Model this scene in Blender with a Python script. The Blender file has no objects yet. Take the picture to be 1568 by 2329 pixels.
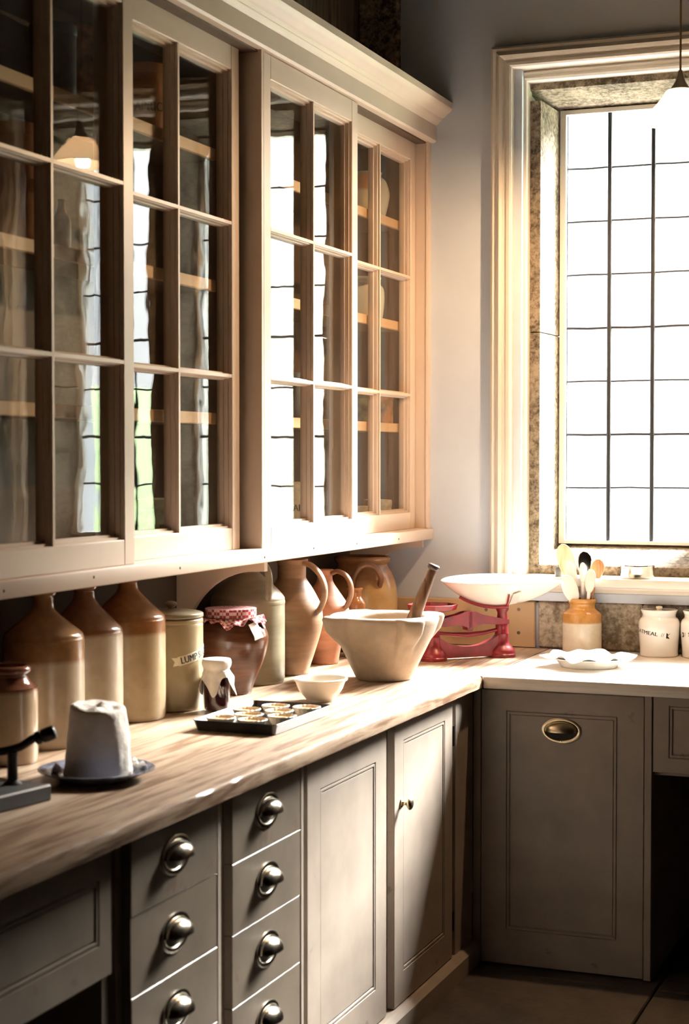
import bpy, bmesh, math, random
from mathutils import Vector, Matrix, noise as mn
PI = math.pi
S = bpy.context.scene
COL = S.collection
random.seed(7)

# ------------------------------------------------------------------ camera
cam_d = bpy.data.cameras.new('camera')
cam = bpy.data.objects.new('camera', cam_d); COL.objects.link(cam)
cam.location = (0, 0, 1.57)
cam.rotation_euler = (math.radians(90 - 1.817), 0, math.radians(21.4))
cam_d.sensor_fit = 'HORIZONTAL'; cam_d.sensor_width = 36
cam_d.lens = 36 * 3830 / 1568
cam_d.clip_start = 0.05; cam_d.clip_end = 300
cam_d.dof.use_dof = True; cam_d.dof.focus_distance = 5.6; cam_d.dof.aperture_fstop = 7.0
S.camera = cam
# ------------------------------------------------------------------ sky
SKY = 11.0          # zenith radiance of the overcast sky
w = bpy.data.worlds.new('overcast_sky'); S.world = w; w.use_nodes = True
nt = w.node_tree; bg = nt.nodes['Background']
bg.inputs['Color'].default_value = (0.97, 0.98, 1.0, 1)
# CIE overcast sky: L = Lz (1 + 2 sin(elevation)) / 3
_tc = nt.nodes.new('ShaderNodeTexCoord'); _sx = nt.nodes.new('ShaderNodeSeparateXYZ'); nt.links.new(_tc.outputs['Generated'], _sx.inputs[0])
_mx = nt.nodes.new('ShaderNodeMath'); _mx.operation = 'MAXIMUM'; _mx.inputs[1].default_value = 0.0; nt.links.new(_sx.outputs['Z'], _mx.inputs[0])
_ma = nt.nodes.new('ShaderNodeMath'); _ma.operation = 'MULTIPLY_ADD'; _ma.inputs[1].default_value = 2 * SKY / 3; _ma.inputs[2].default_value = SKY / 3
nt.links.new(_mx.outputs[0], _ma.inputs[0]); nt.links.new(_ma.outputs[0], bg.inputs['Strength'])
# ------------------------------------------------------------------ hazy sun, low behind thin cloud, through the leaded window
SUN = 57.0; SUN_M, SUN_K = 0.43, 0.84          # sideways and downward slope per metre towards the viewer
_sd = bpy.data.lights.new('hazy_sun', 'SUN'); _sd.energy = SUN; _sd.angle = math.radians(29); _sd.color = (1.0, 0.965, 0.92)
_so = bpy.data.objects.new('hazy_sun', _sd); COL.objects.link(_so)
_so.rotation_euler = Vector((-SUN_M, -1.0, -SUN_K)).to_track_quat('-Z', 'Y').to_euler(); _so.location = (2, 12, 8)
# ------------------------------------------------------------------ light tuning, exposure
BULB = 1250.0          # radiance of the pendant bulb (warm filament lamp)
BULB2 = 700.0         # the room's other pendants, behind the camera
S.view_settings.view_transform = 'Standard'; S.view_settings.look = 'None'
S.view_settings.exposure = 1.2; S.view_settings.gamma = 1.0
S.view_settings.use_curve_mapping = False
S.cycles.max_bounces = 10; S.cycles.transparent_max_bounces = 16
S.cycles.glossy_bounces = 6; S.cycles.diffuse_bounces = 4
S.cycles.sample_clamp_indirect = 6.0
S.cycles.caustics_reflective = False; S.cycles.caustics_refractive = False
S.cycles.use_denoising = True

def portal(x0, x1, z0, z1, y):
    d = bpy.data.lights.new('window_portal', 'AREA'); d.shape = 'RECTANGLE'
    d.size = x1 - x0; d.size_y = z1 - z0; d.cycles.is_portal = True
    o = bpy.data.objects.new('window_portal', d); COL.objects.link(o)
    o.location = ((x0 + x1) / 2, y, (z0 + z1) / 2); o.rotation_euler = (-PI / 2, 0, 0)
portal(-1.56, -0.36, 1.24, 2.86, 6.20)

# ------------------------------------------------------------------ materials
def _mat(name):
    m = bpy.data.materials.new(name); m.use_nodes = True
    n = m.node_tree.nodes; l = m.node_tree.links
    return m, n, l, n['Principled BSDF']
def c4(c): return (c[0], c[1], c[2], 1)
def ramp(n, stops):
    r = n.new('ShaderNodeValToRGB'); e = r.color_ramp.elements
    while len(e) < len(stops): e.new(0.5)
    for k, (p, c) in enumerate(stops):
        e[k].position = p; e[k].color = c4(c)
    return r
def coords(n, l, scale, kind='Object'):
    t = n.new('ShaderNodeTexCoord'); mp = n.new('ShaderNodeMapping'); mp.inputs['Scale'].default_value = scale
    l.new(t.outputs[kind], mp.inputs['Vector']); return mp.outputs['Vector'], t
def noise(n, l, vec, scale, detail=4, rough=0.55, dist=0.0):
    x = n.new('ShaderNodeTexNoise'); x.inputs['Scale'].default_value = scale
    x.inputs['Detail'].default_value = detail; x.inputs['Roughness'].default_value = rough
    x.inputs['Distortion'].default_value = dist
    l.new(vec, x.inputs['Vector']); return x.outputs['Fac']
def bump(n, l, h, b, strength, dist=0.01):
    x = n.new('ShaderNodeBump'); x.inputs['Strength'].default_value = strength; x.inputs['Distance'].default_value = dist
    l.new(h, x.inputs['Height']); l.new(x.outputs['Normal'], b.inputs['Normal'])
def plain(name, col, rough=0.5, metal=0.0, var=0.12, scale=12, bmp=0.0, stretch=(1, 1, 1), spots=None, coat=0.0):
    m, n, l, b = _mat(name)
    v, _ = coords(n, l, stretch)
    f = noise(n, l, v, scale)
    d = tuple(x * (1 - var) for x in col); h = tuple(min(1, x * (1 + var)) for x in col)
    r = ramp(n, [(0.3, d), (0.7, h)]); l.new(f, r.inputs['Fac'])
    out = r.outputs['Color']
    if spots:
        sc, thr, sp = spots
        f2 = noise(n, l, v, sc, 6, 0.7)
        r2 = ramp(n, [(thr, (0, 0, 0)), (thr + 0.05, (1, 1, 1))]); l.new(f2, r2.inputs['Fac'])
        mx = n.new('ShaderNodeMix'); mx.data_type = 'RGBA'
        l.new(r2.outputs['Color'], mx.inputs['Factor']); l.new(out, mx.inputs['A']); mx.inputs['B'].default_value = c4(sp)
        out = mx.outputs['Result']
    l.new(out, b.inputs['Base Color'])
    b.inputs['Roughness'].default_value = rough; b.inputs['Metallic'].default_value = metal
    b.inputs['Coat Weight'].default_value = coat
    if bmp: bump(n, l, noise(n, l, v, scale * 3, 6), b, bmp)
    return m
def glaze(name, cut, top, bot, rough=0.22, wob=0.012, soft=0.006):
    """two-tone stoneware: a dipped glaze above the height cut, bare body below"""
    m, n, l, b = _mat(name)
    t = n.new('ShaderNodeTexCoord'); sp = n.new('ShaderNodeSeparateXYZ'); l.new(t.outputs['Object'], sp.inputs[0])
    f = noise(n, l, t.outputs['Object'], 14, 3)
    a = n.new('ShaderNodeMath'); a.operation = 'MULTIPLY_ADD'; a.inputs[1].default_value = wob
    l.new(f, a.inputs[0]); l.new(sp.outputs['Z'], a.inputs[2])
    mr = n.new('ShaderNodeMapRange'); mr.inputs['From Min'].default_value = cut + wob / 2 - soft; mr.inputs['From Max'].default_value = cut + wob / 2 + soft
    l.new(a.outputs[0], mr.inputs['Value'])
    f2 = noise(n, l, t.outputs['Object'], 25, 5, 0.65)
    r1 = ramp(n, [(0.3, tuple(x * 0.72 for x in top)), (0.7, tuple(x * 1.15 for x in top))]); l.new(f2, r1.inputs['Fac'])
    r2 = ramp(n, [(0.3, tuple(x * 0.88 for x in bot)), (0.7, tuple(min(1, x * 1.08) for x in bot))]); l.new(f2, r2.inputs['Fac'])
    mx = n.new('ShaderNodeMix'); mx.data_type = 'RGBA'
    l.new(mr.outputs['Result'], mx.inputs['Factor']); l.new(r2.outputs['Color'], mx.inputs['A']); l.new(r1.outputs['Color'], mx.inputs['B'])
    l.new(mx.outputs['Result'], b.inputs['Base Color']); b.inputs['Roughness'].default_value = rough
    return m
def wood(name, dark, light, axis='Y', scale=1.0, rough=0.55, bmp=0.12, knots=True):
    m, n, l, b = _mat(name)
    st = {'X': (0.6, 9, 9), 'Y': (9, 0.6, 9), 'Z': (9, 9, 0.6)}[axis]
    v, t = coords(n, l, tuple(s * scale for s in st))
    oi = n.new('ShaderNodeObjectInfo'); ad = n.new('ShaderNodeVectorMath'); ad.operation = 'ADD'
    mu = n.new('ShaderNodeMath'); mu.operation = 'MULTIPLY'; mu.inputs[1].default_value = 37.0
    l.new(oi.outputs['Random'], mu.inputs[0]); l.new(v, ad.inputs[0]); l.new(mu.outputs[0], ad.inputs[1])
    f = noise(n, l, ad.outputs[0], 4, 8, 0.62, 0.6)
    r = ramp(n, [(0.40, dark), (0.52, tuple((a + 2 * b2) / 3 for a, b2 in zip(dark, light))), (0.67, light)]); l.new(f, r.inputs['Fac'])
    out = r.outputs['Color']
    if knots:
        v2, _ = coords(n, l, tuple(s * 0.35 for s in st))
        f2 = noise(n, l, v2, 6, 5, 0.7)
        r2 = ramp(n, [(0.61, (0, 0, 0)), (0.70, (1, 1, 1))]); l.new(f2, r2.inputs['Fac'])
        mx = n.new('ShaderNodeMix'); mx.data_type = 'RGBA'
        l.new(r2.outputs['Color'], mx.inputs['Factor']); l.new(out, mx.inputs['A']); mx.inputs['B'].default_value = c4(tuple(x * 0.55 for x in dark))
        out = mx.outputs['Result']
    l.new(out, b.inputs['Base Color']); b.inputs['Roughness'].default_value = rough
    if bmp: bump(n, l, f, b, bmp, 0.004)
    return m
def rough_stone(name, dark, light, scale=30, bmp=0.6, rough=0.9):
    m, n, l, b = _mat(name)
    v, _ = coords(n, l, (1, 1, 1))
    f = noise(n, l, v, scale, 8, 0.75); g = noise(n, l, v, scale * 0.15, 3)
    ad = n.new('ShaderNodeMath'); ad.operation = 'MULTIPLY_ADD'; ad.inputs[1].default_value = 0.35; l.new(g, ad.inputs[0])
    hf = n.new('ShaderNodeMath'); hf.operation = 'MULTIPLY'; hf.inputs[1].default_value = 0.70; l.new(f, hf.inputs[0]); l.new(hf.outputs[0], ad.inputs[2])
    r = ramp(n, [(0.44, dark), (0.60, light)]); l.new(ad.outputs[0], r.inputs['Fac'])
    l.new(r.outputs['Color'], b.inputs['Base Color']); b.inputs['Roughness'].default_value = rough
    bump(n, l, f, b, bmp, 0.02)
    return m
def thin_glass(name, ior, wave, tint=(1, 1, 1)):
    m = bpy.data.materials.new(name); m.use_nodes = True; n = m.node_tree.nodes; l = m.node_tree.links
    n.remove(n['Principled BSDF']); out = n['Material Output']
    tr = n.new('ShaderNodeBsdfTransparent'); tr.inputs['Color'].default_value = c4(tint)
    gl = n.new('ShaderNodeBsdfGlossy'); gl.inputs['Roughness'].default_value = 0.0
    # Schlick reflectance of one face, the same from either side of the thin sheet
    lw = n.new('ShaderNodeLayerWeight'); lw.inputs['Blend'].default_value = 0.5
    pw_ = n.new('ShaderNodeMath'); pw_.operation = 'POWER'; pw_.inputs[1].default_value = 5.0; l.new(lw.outputs['Facing'], pw_.inputs[0])
    r0 = ((ior - 1) / (ior + 1)) ** 2
    fr = n.new('ShaderNodeMath'); fr.operation = 'MULTIPLY_ADD'; fr.inputs[1].default_value = 1 - r0; fr.inputs[2].default_value = r0
    l.new(pw_.outputs[0], fr.inputs[0])
    mx = n.new('ShaderNodeMixShader')
    l.new(fr.outputs[0], mx.inputs[0]); l.new(tr.outputs[0], mx.inputs[1]); l.new(gl.outputs[0], mx.inputs[2]); l.new(mx.outputs[0], out.inputs['Surface'])
    if wave:
        v, t = coords(n, l, (1.0, 1.0, 0.8))
        oi = n.new('ShaderNodeObjectInfo'); ad = n.new('ShaderNodeVectorMath'); ad.operation = 'ADD'
        mu = n.new('ShaderNodeMath'); mu.operation = 'MULTIPLY'; mu.inputs[1].default_value = 19.0
        l.new(oi.outputs['Random'], mu.inputs[0]); l.new(v, ad.inputs[0]); l.new(mu.outputs[0], ad.inputs[1])
        f = noise(n, l, ad.outputs[0], 9, 2, 0.4)
        bp = n.new('ShaderNodeBump'); bp.inputs['Strength'].default_value = wave; bp.inputs['Distance'].default_value = 0.004
        l.new(f, bp.inputs['Height']); l.new(bp.outputs[0], gl.inputs['Normal'])
    return m
def emit(name, col, strength):
    m, n, l, b = _mat(name)
    b.inputs['Base Color'].default_value = c4(col); b.inputs['Emission Color'].default_value = c4(col)
    b.inputs['Emission Strength'].default_value = strength
    return m
def gingham(name):
    m, n, l, b = _mat(name)
    v, _ = coords(n, l, (1, 1, 1)); ck = n.new('ShaderNodeTexChecker'); ck.inputs['Scale'].default_value = 110
    ck.inputs['Color1'].default_value = (0.30, 0.035, 0.05, 1); ck.inputs['Color2'].default_value = (0.62, 0.42, 0.42, 1)
    l.new(v, ck.inputs['Vector']); l.new(ck.outputs['Color'], b.inputs['Base Color']); b.inputs['Roughness'].default_value = 0.9
    return m

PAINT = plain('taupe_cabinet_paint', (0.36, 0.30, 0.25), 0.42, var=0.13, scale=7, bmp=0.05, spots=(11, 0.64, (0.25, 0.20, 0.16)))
PAINT_SHADED = plain('shaded_olive_taupe_paint', (0.165, 0.133, 0.102), 0.36, var=0.16, scale=8, bmp=0.05, spots=(12, 0.62, (0.14, 0.10, 0.075)))  # olive taupe, darkened to carry the window light's falloff along the run
PAINT_UP = plain('cream_taupe_cabinet_paint', (0.65, 0.52, 0.42), 0.40, var=0.04, scale=5, bmp=0.02)
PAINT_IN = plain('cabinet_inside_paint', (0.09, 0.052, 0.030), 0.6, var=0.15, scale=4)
SHELF_LIT = plain('lit_shelf_edge', (0.70, 0.42, 0.22), 0.5, var=0.06)
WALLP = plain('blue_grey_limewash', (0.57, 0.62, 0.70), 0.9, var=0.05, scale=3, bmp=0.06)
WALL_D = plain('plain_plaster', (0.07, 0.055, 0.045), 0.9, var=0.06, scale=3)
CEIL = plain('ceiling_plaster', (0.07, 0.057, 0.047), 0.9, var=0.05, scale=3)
TRIM = plain('cream_gloss_trim', (0.68, 0.63, 0.55), 0.35, var=0.04, scale=6, spots=(14, 0.72, (0.45, 0.33, 0.22)))
APRON = plain('blue_grey_trim_paint', (0.52, 0.56, 0.62), 0.45, var=0.05)
STONE = rough_stone('window_stone', (0.10, 0.07, 0.04), (0.50, 0.40, 0.28), 55, 1.0)
STONE_S = rough_stone('splash_stone', (0.20, 0.15, 0.095), (0.60, 0.50, 0.37), 38, 0.4)
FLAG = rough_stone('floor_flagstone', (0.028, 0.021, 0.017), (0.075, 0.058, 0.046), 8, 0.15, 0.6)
JOINT_AND_SHADE = plain('dark_joint_and_pull_shade', (0.05, 0.045, 0.04), 0.95)
OAK = wood('blackened_oak', (0.06, 0.048, 0.036), (0.20, 0.15, 0.10), 'Z', 1.0, 0.7, 0.4)
OAK_R = rough_stone('rough_dark_post_wood', (0.05, 0.04, 0.03), (0.50, 0.40, 0.28), 30, 0.5)
TOP = wood('scrubbed_worktop_wood', (0.22, 0.135, 0.08), (0.48, 0.37, 0.27), 'Y', 1.0, 0.38, 0.10)
TOP_E = wood('worn_worktop_front_board', (0.15, 0.082, 0.045), (0.43, 0.32, 0.23), 'Y', 1.3, 0.40, 0.2)
TOP_B = wood('bleached_worktop', (0.62, 0.56, 0.49), (0.80, 0.75, 0.69), 'X', 1.0, 0.35, 0.06, False)
SPLASH_W = plain('ochre_splash_board', (0.52, 0.35, 0.19), 0.6, var=0.10, scale=9, spots=(20, 0.74, (0.15, 0.07, 0.03)))
LEAD = plain('lead', (0.008, 0.008, 0.012), 0.6, 0.0)
FRAMEW = plain('white_window_frame', (0.82, 0.80, 0.76), 0.5, var=0.03)
CABGLASS = thin_glass('old_wavy_glass', 1.5, 0.10, (0.96, 0.97, 0.95))
WINGLASS = thin_glass('leaded_glass', 1.5, 0.1, (0.97, 0.98, 0.97))
CHROME = plain('worn_nickel', (0.62, 0.58, 0.50), 0.16, 1.0, var=0.08, scale=20)
BRASS = plain('aged_brass', (0.68, 0.57, 0.39), 0.28, 1.0, var=0.15, scale=25)
IRON = plain('black_iron', (0.035, 0.034, 0.036), 0.35, 0.7, var=0.2)
IRON_D = plain('dark_grey_board', (0.06, 0.062, 0.068), 0.45, var=0.15)
TRAYM = plain('dark_tin_tray', (0.07, 0.068, 0.07), 0.32, 0.75, var=0.3, scale=18)
REDIRON = plain('red_enamelled_iron', (0.22, 0.014, 0.022), 0.35, var=0.25, scale=30, bmp=0.05)
def opal(name):
    m, n, l, b = _mat(name)
    b.inputs['Base Color'].default_value = (0.86, 0.82, 0.76, 1); b.inputs['Roughness'].default_value = 0.25
    t = n.new('ShaderNodeBsdfTranslucent'); t.inputs['Color'].default_value = (0.90, 0.88, 0.84, 1)
    mx = n.new('ShaderNodeMixShader'); mx.inputs[0].default_value = 0.45
    l.new(b.outputs[0], mx.inputs[1]); l.new(t.outputs[0], mx.inputs[2]); l.new(mx.outputs[0], n['Material Output'].inputs['Surface'])
    return m
OPAL = opal('opal_glass')
WHITE_EN = plain('white_enamel', (0.86, 0.83, 0.78), 0.16, var=0.02, coat=0.4)
CREAMW = plain('cream_ware', (0.62, 0.56, 0.47), 0.25, var=0.03)
LINEN = plain('white_linen', (0.82, 0.79, 0.76), 0.95, var=0.06, scale=60, bmp=0.1)
PAPER = plain('white_paper', (0.85, 0.83, 0.80), 0.9, var=0.03)
SUGAR = plain('sugar_loaf', (0.90, 0.85, 0.79), 0.9, var=0.05, scale=40, bmp=0.3)
MARBLE = plain('cream_stone_mortar', (0.37, 0.295, 0.22), 0.6, var=0.16, scale=14, bmp=0.12, spots=(16, 0.64, (0.27, 0.20, 0.135)))
PESTLE = wood('pestle_wood', (0.075, 0.03, 0.012), (0.19, 0.09, 0.038), 'Z', 1.5, 0.45, 0.08, False)
SPOONW = wood('pale_spoon_wood', (0.62, 0.43, 0.24), (0.80, 0.62, 0.40), 'Z', 1.5, 0.6, 0.03, False)
SPOONB = wood('brown_spoon_wood', (0.32, 0.13, 0.05), (0.52, 0.26, 0.12), 'Z', 2.5, 0.5, 0.03, False)
SPOONI = plain('bone_white_spoon', (0.82, 0.76, 0.68), 0.4, var=0.03)
PASTRY = plain('pastry', (0.60, 0.35, 0.15), 0.7, var=0.16, scale=50, bmp=0.1)
PASTRY_P = plain('pale_pastry_rim', (0.86, 0.74, 0.58), 0.7, var=0.10, scale=60, bmp=0.1)
JAM = plain('dark_jam', (0.035, 0.008, 0.014), 0.08, var=0.2, coat=0.8)
TARTJAM = plain('tart_filling', (0.50, 0.25, 0.09), 0.35, var=0.2, scale=40)
TERRA = plain('salt_glazed_terracotta', (0.33, 0.195, 0.115), 0.5, var=0.32, scale=7, stretch=(0.7, 0.7, 4), bmp=0.08, spots=(5, 0.58, (0.26, 0.20, 0.15)))
TERRA2 = plain('pink_terracotta', (0.38, 0.17, 0.10), 0.6, var=0.30, scale=8, stretch=(0.7, 0.7, 4), bmp=0.08, spots=(6, 0.60, (0.36, 0.25, 0.19)))
BROWNG = plain('dark_brown_glaze', (0.085, 0.032, 0.017), 0.2, var=0.55, scale=8, stretch=(0.7, 0.7, 5), bmp=0.08)
OLIVE = plain('olive_grey_stoneware', (0.27, 0.24, 0.165), 0.28, var=0.22, scale=9, stretch=(0.7, 0.7, 3), bmp=0.04)
HANDLE_D = plain('brown_handle_glaze', (0.20, 0.10, 0.055), 0.35, var=0.2)
BLACKP = plain('black_lettering', (0.012, 0.012, 0.014), 0.6, var=0.0)
BANNER = plain('cream_banner', (0.76, 0.70, 0.56), 0.35, var=0.05)
BLUEPL = plain('blue_printed_china', (0.15, 0.16, 0.215), 0.2, var=0.75, scale=60)
CORD = plain('brown_flex', (0.16, 0.10, 0.055), 0.8)
GRASS = plain('lawn_grass', (0.07, 0.16, 0.015), 0.9, var=0.35, scale=0.8)
LIME = rough_stone('pale_limestone', (0.72, 0.69, 0.63), (0.88, 0.86, 0.82), 3, 0.1)
TINC = plain('cream_printed_tin', (0.66, 0.58, 0.42), 0.35, var=0.25, scale=40)
TING = plain('green_patterned_tin', (0.14, 0.15, 0.085), 0.4, var=0.7, scale=35)
TINO = plain('orange_patterned_tin', (0.36, 0.15, 0.05), 0.4, var=0.75, scale=35)
TIND = plain('dark_japanned_tin', (0.07, 0.045, 0.03), 0.35, var=0.6, scale=35)
ORANGEJ = plain('orange_label', (0.42, 0.17, 0.06), 0.5, var=0.2, scale=20)
BLUEG = plain('blue_white_jar', (0.42, 0.47, 0.52), 0.25, var=0.12)

# ------------------------------------------------------------------ mesh helpers
class MB:
    def __init__(s): s.bm = bmesh.new()
    def box(s, x0, x1, y0, y1, z0, z1, bev=0.0, seg=1):
        b = s.bm
        vs = [b.verts.new(p) for p in ((x0, y0, z0), (x1, y0, z0), (x1, y1, z0), (x0, y1, z0), (x0, y0, z1), (x1, y0, z1), (x1, y1, z1), (x0, y1, z1))]
        fs = [b.faces.new([vs[i] for i in f]) for f in ((3, 2, 1, 0), (4, 5, 6, 7), (0, 1, 5, 4), (1, 2, 6, 5), (2, 3, 7, 6), (3, 0, 4, 7))]
        if bev:
            es = list({e for f in fs for e in f.edges})
            bmesh.ops.bevel(b, geom=es, offset=bev, segments=seg, profile=0.5, affect='EDGES')
        return s
    def hexa(s, bottom, top):
        b = s.bm; vs = [b.verts.new(p) for p in list(bottom) + list(top)]
        n = len(bottom)
        b.faces.new(vs[:n][::-1]); b.faces.new(vs[n:])
        for i in range(n):
            j = (i + 1) % n; b.faces.new((vs[i], vs[j], vs[n + j], vs[n + i]))
        return s
    def prism(s, pts, axis, a, c):
        """closed 2-D outline extruded along axis from a to c"""
        f = {'x': lambda p, t: (t, p[0], p[1]), 'y': lambda p, t: (p[0], t, p[1]), 'z': lambda p, t: (p[0], p[1], t)}[axis]
        return s.hexa([f(p, a) for p in pts], [f(p, c) for p in pts])
    def lathe(s, prof, seg=40, c=(0, 0, 0), sx=1.0, sy=1.0, rot=None, fn=None):
        b = s.bm; rings = []
        for (r, z) in prof:
            if r < 1e-6:
                p = Vector((0, 0, z))
                if rot: p = rot @ p
                rings.append([b.verts.new(p + Vector(c))]); continue
            ring = []
            for k in range(seg):
                t = 2 * PI * k / seg; rr = r if fn is None else fn(r, z, t)
                p = Vector((rr * math.cos(t) * sx, rr * math.sin(t) * sy, z))
                if rot: p = rot @ p
                ring.append(b.verts.new(p + Vector(c)))
            rings.append(ring)
        for A, B in zip(rings[:-1], rings[1:]):
            if len(A) == 1 and len(B) == 1: continue
            for k in range(seg):
                j = (k + 1) % seg
                if len(A) == 1: b.faces.new((A[0], B[j], B[k]))
                elif len(B) == 1: b.faces.new((A[k], A[j], B[0]))
                else: b.faces.new((A[k], A[j], B[j], B[k]))
        return s
    def tube(s, pts, rad, seg=10, flat=1.0, cap=True, up=None):
        b = s.bm; pts = [Vector(p) for p in pts]; n = len(pts)
        if not isinstance(rad, (list, tuple)): rad = [rad] * n
        rings = []; ref = Vector(up) if up else None
        for i, p in enumerate(pts):
            t = (pts[min(i + 1, n - 1)] - pts[max(i - 1, 0)]).normalized()
            if ref is None:
                ref = Vector((0, 0, 1)) if abs(t.z) < 0.9 else Vector((1, 0, 0))
            u = (ref - t * ref.dot(t)).normalized(); v = t.cross(u)
            if not up: ref = u
            rings.append([b.verts.new(p + u * rad[i] * math.cos(2 * PI * k / seg) + v * rad[i] * flat * math.sin(2 * PI * k / seg)) for k in range(seg)])
        for A, B in zip(rings[:-1], rings[1:]):
            for k in range(seg):
                j = (k + 1) % seg; b.faces.new((A[k], A[j], B[j], B[k]))
        if cap:
            b.faces.new(rings[0][::-1]); b.faces.new(rings[-1])
        return s
    def grid(s, rows):
        b = s.bm; V = [[b.verts.new(p) for p in r] for r in rows]
        for i in range(len(V) - 1):
            for j in range(len(V[0]) - 1):
                b.faces.new((V[i][j], V[i][j + 1], V[i + 1][j + 1], V[i + 1][j]))
        return s
    def thick(s, t):
        bmesh.ops.recalc_face_normals(s.bm, faces=s.bm.faces)
        bmesh.ops.solidify(s.bm, geom=list(s.bm.faces), thickness=t); return s
    def mesh(s, name, mat, smooth=35):
        bmesh.ops.recalc_face_normals(s.bm, faces=s.bm.faces)
        me = bpy.data.meshes.new(name); s.bm.to_mesh(me); s.bm.free()
        me.materials.append(mat)
        if smooth:
            me.polygons.foreach_set('use_smooth', [True] * len(me.polygons))
            me.set_sharp_from_angle(angle=math.radians(smooth))
        return me
def put(name, me, parent=None, loc=(0, 0, 0), rot=(0, 0, 0)):
    o = bpy.data.objects.new(name, me); COL.objects.link(o); o.location = loc; o.rotation_euler = rot
    if parent: o.parent = parent
    return o
def obj(name, mb, mat, parent=None, smooth=35, loc=(0, 0, 0), rot=(0, 0, 0), label=None):
    o = put(name, mb.mesh(name, mat, smooth), parent, loc, rot)
    if label: o['label'] = label
    return o
def thing(name, label, cat, loc=(0, 0, 0), rz=0.0, group=None):
    o = bpy.data.objects.new(name, None); COL.objects.link(o); o.empty_display_size = 0.05
    o.location = loc; o.rotation_euler = (0, 0, rz); o['label'] = label; o['category'] = cat
    if group: o['group'] = group
    return o
def tag(o, label, cat, group=None):
    o['label'] = label; o['category'] = cat
    if group: o['group'] = group
    return o
def struct(name, mb, mat, parent=None, smooth=35):
    o = obj(name, mb, mat, parent, smooth)
    if parent is None: o['kind'] = 'structure'
    return o
def copy_tree(o, parent=None):
    c = o.copy(); COL.objects.link(c)
    if parent: c.parent = parent
    for ch in list(o.children): copy_tree(ch, c)
    return c
def arc(cx, cz, rx, rz, a0, a1, n):
    return [(cx + rx * math.cos(math.radians(a0 + (a1 - a0) * k / n)), cz + rz * math.sin(math.radians(a0 + (a1 - a0) * k / n))) for k in range(n + 1)]
def spline(pts, n=8):
    P = [Vector(p) for p in pts]; P = [2 * P[0] - P[1]] + P + [2 * P[-1] - P[-2]]; out = []
    for i in range(1, len(P) - 2):
        a, b, c, d = P[i - 1:i + 3]
        for k in range(n):
            t = k / n
            out.append(0.5 * ((2 * b) + (c - a) * t + (2 * a - 5 * b + 4 * c - d) * t * t + (3 * b - a - 3 * c + d) * t ** 3))
    out.append(P[-2]); return out
def sprof(pts, n=5):
    """smooth a lathe profile"""
    return [(max(p.x, 0), p.y) for p in spline([(a, b, 0) for a, b in pts], n)]
def text_bm(txt, size, bold=0.0, cx=0.5):
    cu = bpy.data.curves.new('lettering', 'FONT'); cu.body = txt; cu.size = size; cu.resolution_u = 3
    cu.align_x = 'CENTER'; cu.align_y = 'CENTER'
    o = bpy.data.objects.new('lettering', cu); COL.objects.link(o)
    me = bpy.data.meshes.new_from_object(o.evaluated_get(bpy.context.evaluated_depsgraph_get()))
    bpy.data.objects.remove(o); bpy.data.curves.remove(cu)
    mb = MB(); mb.bm.from_mesh(me)
    if bold:                                  # heavier strokes: the outline printed again a hair to either side
        for dx in (-bold * size, bold * size):
            n0 = len(mb.bm.verts); mb.bm.from_mesh(me); mb.bm.verts.ensure_lookup_table()
            for v in mb.bm.verts[n0:]: v.co.x += dx; v.co.z += abs(dx) * 0.02 * (1 if dx > 0 else -1)
    bpy.data.meshes.remove(me)
    bmesh.ops.triangulate(mb.bm, faces=mb.bm.faces)
    return mb
def wrap(mb, R, zc, ang, tilt=0.0, off=0.0006, sx=1.0):
    """lay flat lettering (x, y) on a cylinder of radius R (or R(z)) about z, centred at azimuth ang"""
    ct, st = math.cos(tilt), math.sin(tilt)
    for v in mb.bm.verts:
        x, y = v.co.x * sx, v.co.y
        x, y = x * ct - y * st, x * st + y * ct
        z = zc + y; r = (R(z) if callable(R) else R) + off
        a = ang + x / r
        v.co = (r * math.cos(a), r * math.sin(a), z)
    return mb

# ================================================================== SETTING
YB = 5.80; XW = -2.235; ZC = 3.70
# back wall with the window opening
OX0, OX1, OZ0, OZ1 = -1.60, -0.315, 1.06, 2.945
mb = MB()
mb.box(XW, OX0, YB, 6.35, 0, ZC).box(OX1, 5.0, YB, 6.35, 0, ZC)
mb.box(OX0, OX1, YB, 6.35, OZ1, ZC).box(OX0, OX1, YB, 6.35, 0, OZ0)
wall_back = struct('wall_back', mb, WALLP, smooth=0)
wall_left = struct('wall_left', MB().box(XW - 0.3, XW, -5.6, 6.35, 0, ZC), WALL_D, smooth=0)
struct('wall_right', MB().box(5.0, 5.3, -5.6, 6.35, 0, ZC), WALL_D, smooth=0)
struct('wall_front', MB().box(XW - 0.3, 5.3, -5.9, -5.6, 0, ZC), WALL_D, smooth=0)
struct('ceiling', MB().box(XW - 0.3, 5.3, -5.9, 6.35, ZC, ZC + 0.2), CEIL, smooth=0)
floor = struct('floor', MB().box(XW - 0.3, 5.3, -5.9, 6.35, -0.2, -0.012), JOINT_AND_SHADE, smooth=0)
k = 0
for i, x0 in enumerate([-1.62, -0.94, -0.30]):
    for j, y0 in enumerate([3.72, 4.36, 4.93, 5.52]):
        x1 = [-0.945, -0.305, 0.35][i]; y1 = [4.355, 4.925, 5.515, 5.8][j]
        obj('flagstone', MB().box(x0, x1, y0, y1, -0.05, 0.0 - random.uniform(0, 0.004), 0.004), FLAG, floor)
mb = MB(); mb.box(-1.62, 4.99, -5.59, 3.715, -0.05, -0.002); mb.box(0.355, 4.99, 3.715, 5.8, -0.05, -0.002)
obj('flagstone', mb, FLAG, floor)
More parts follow.
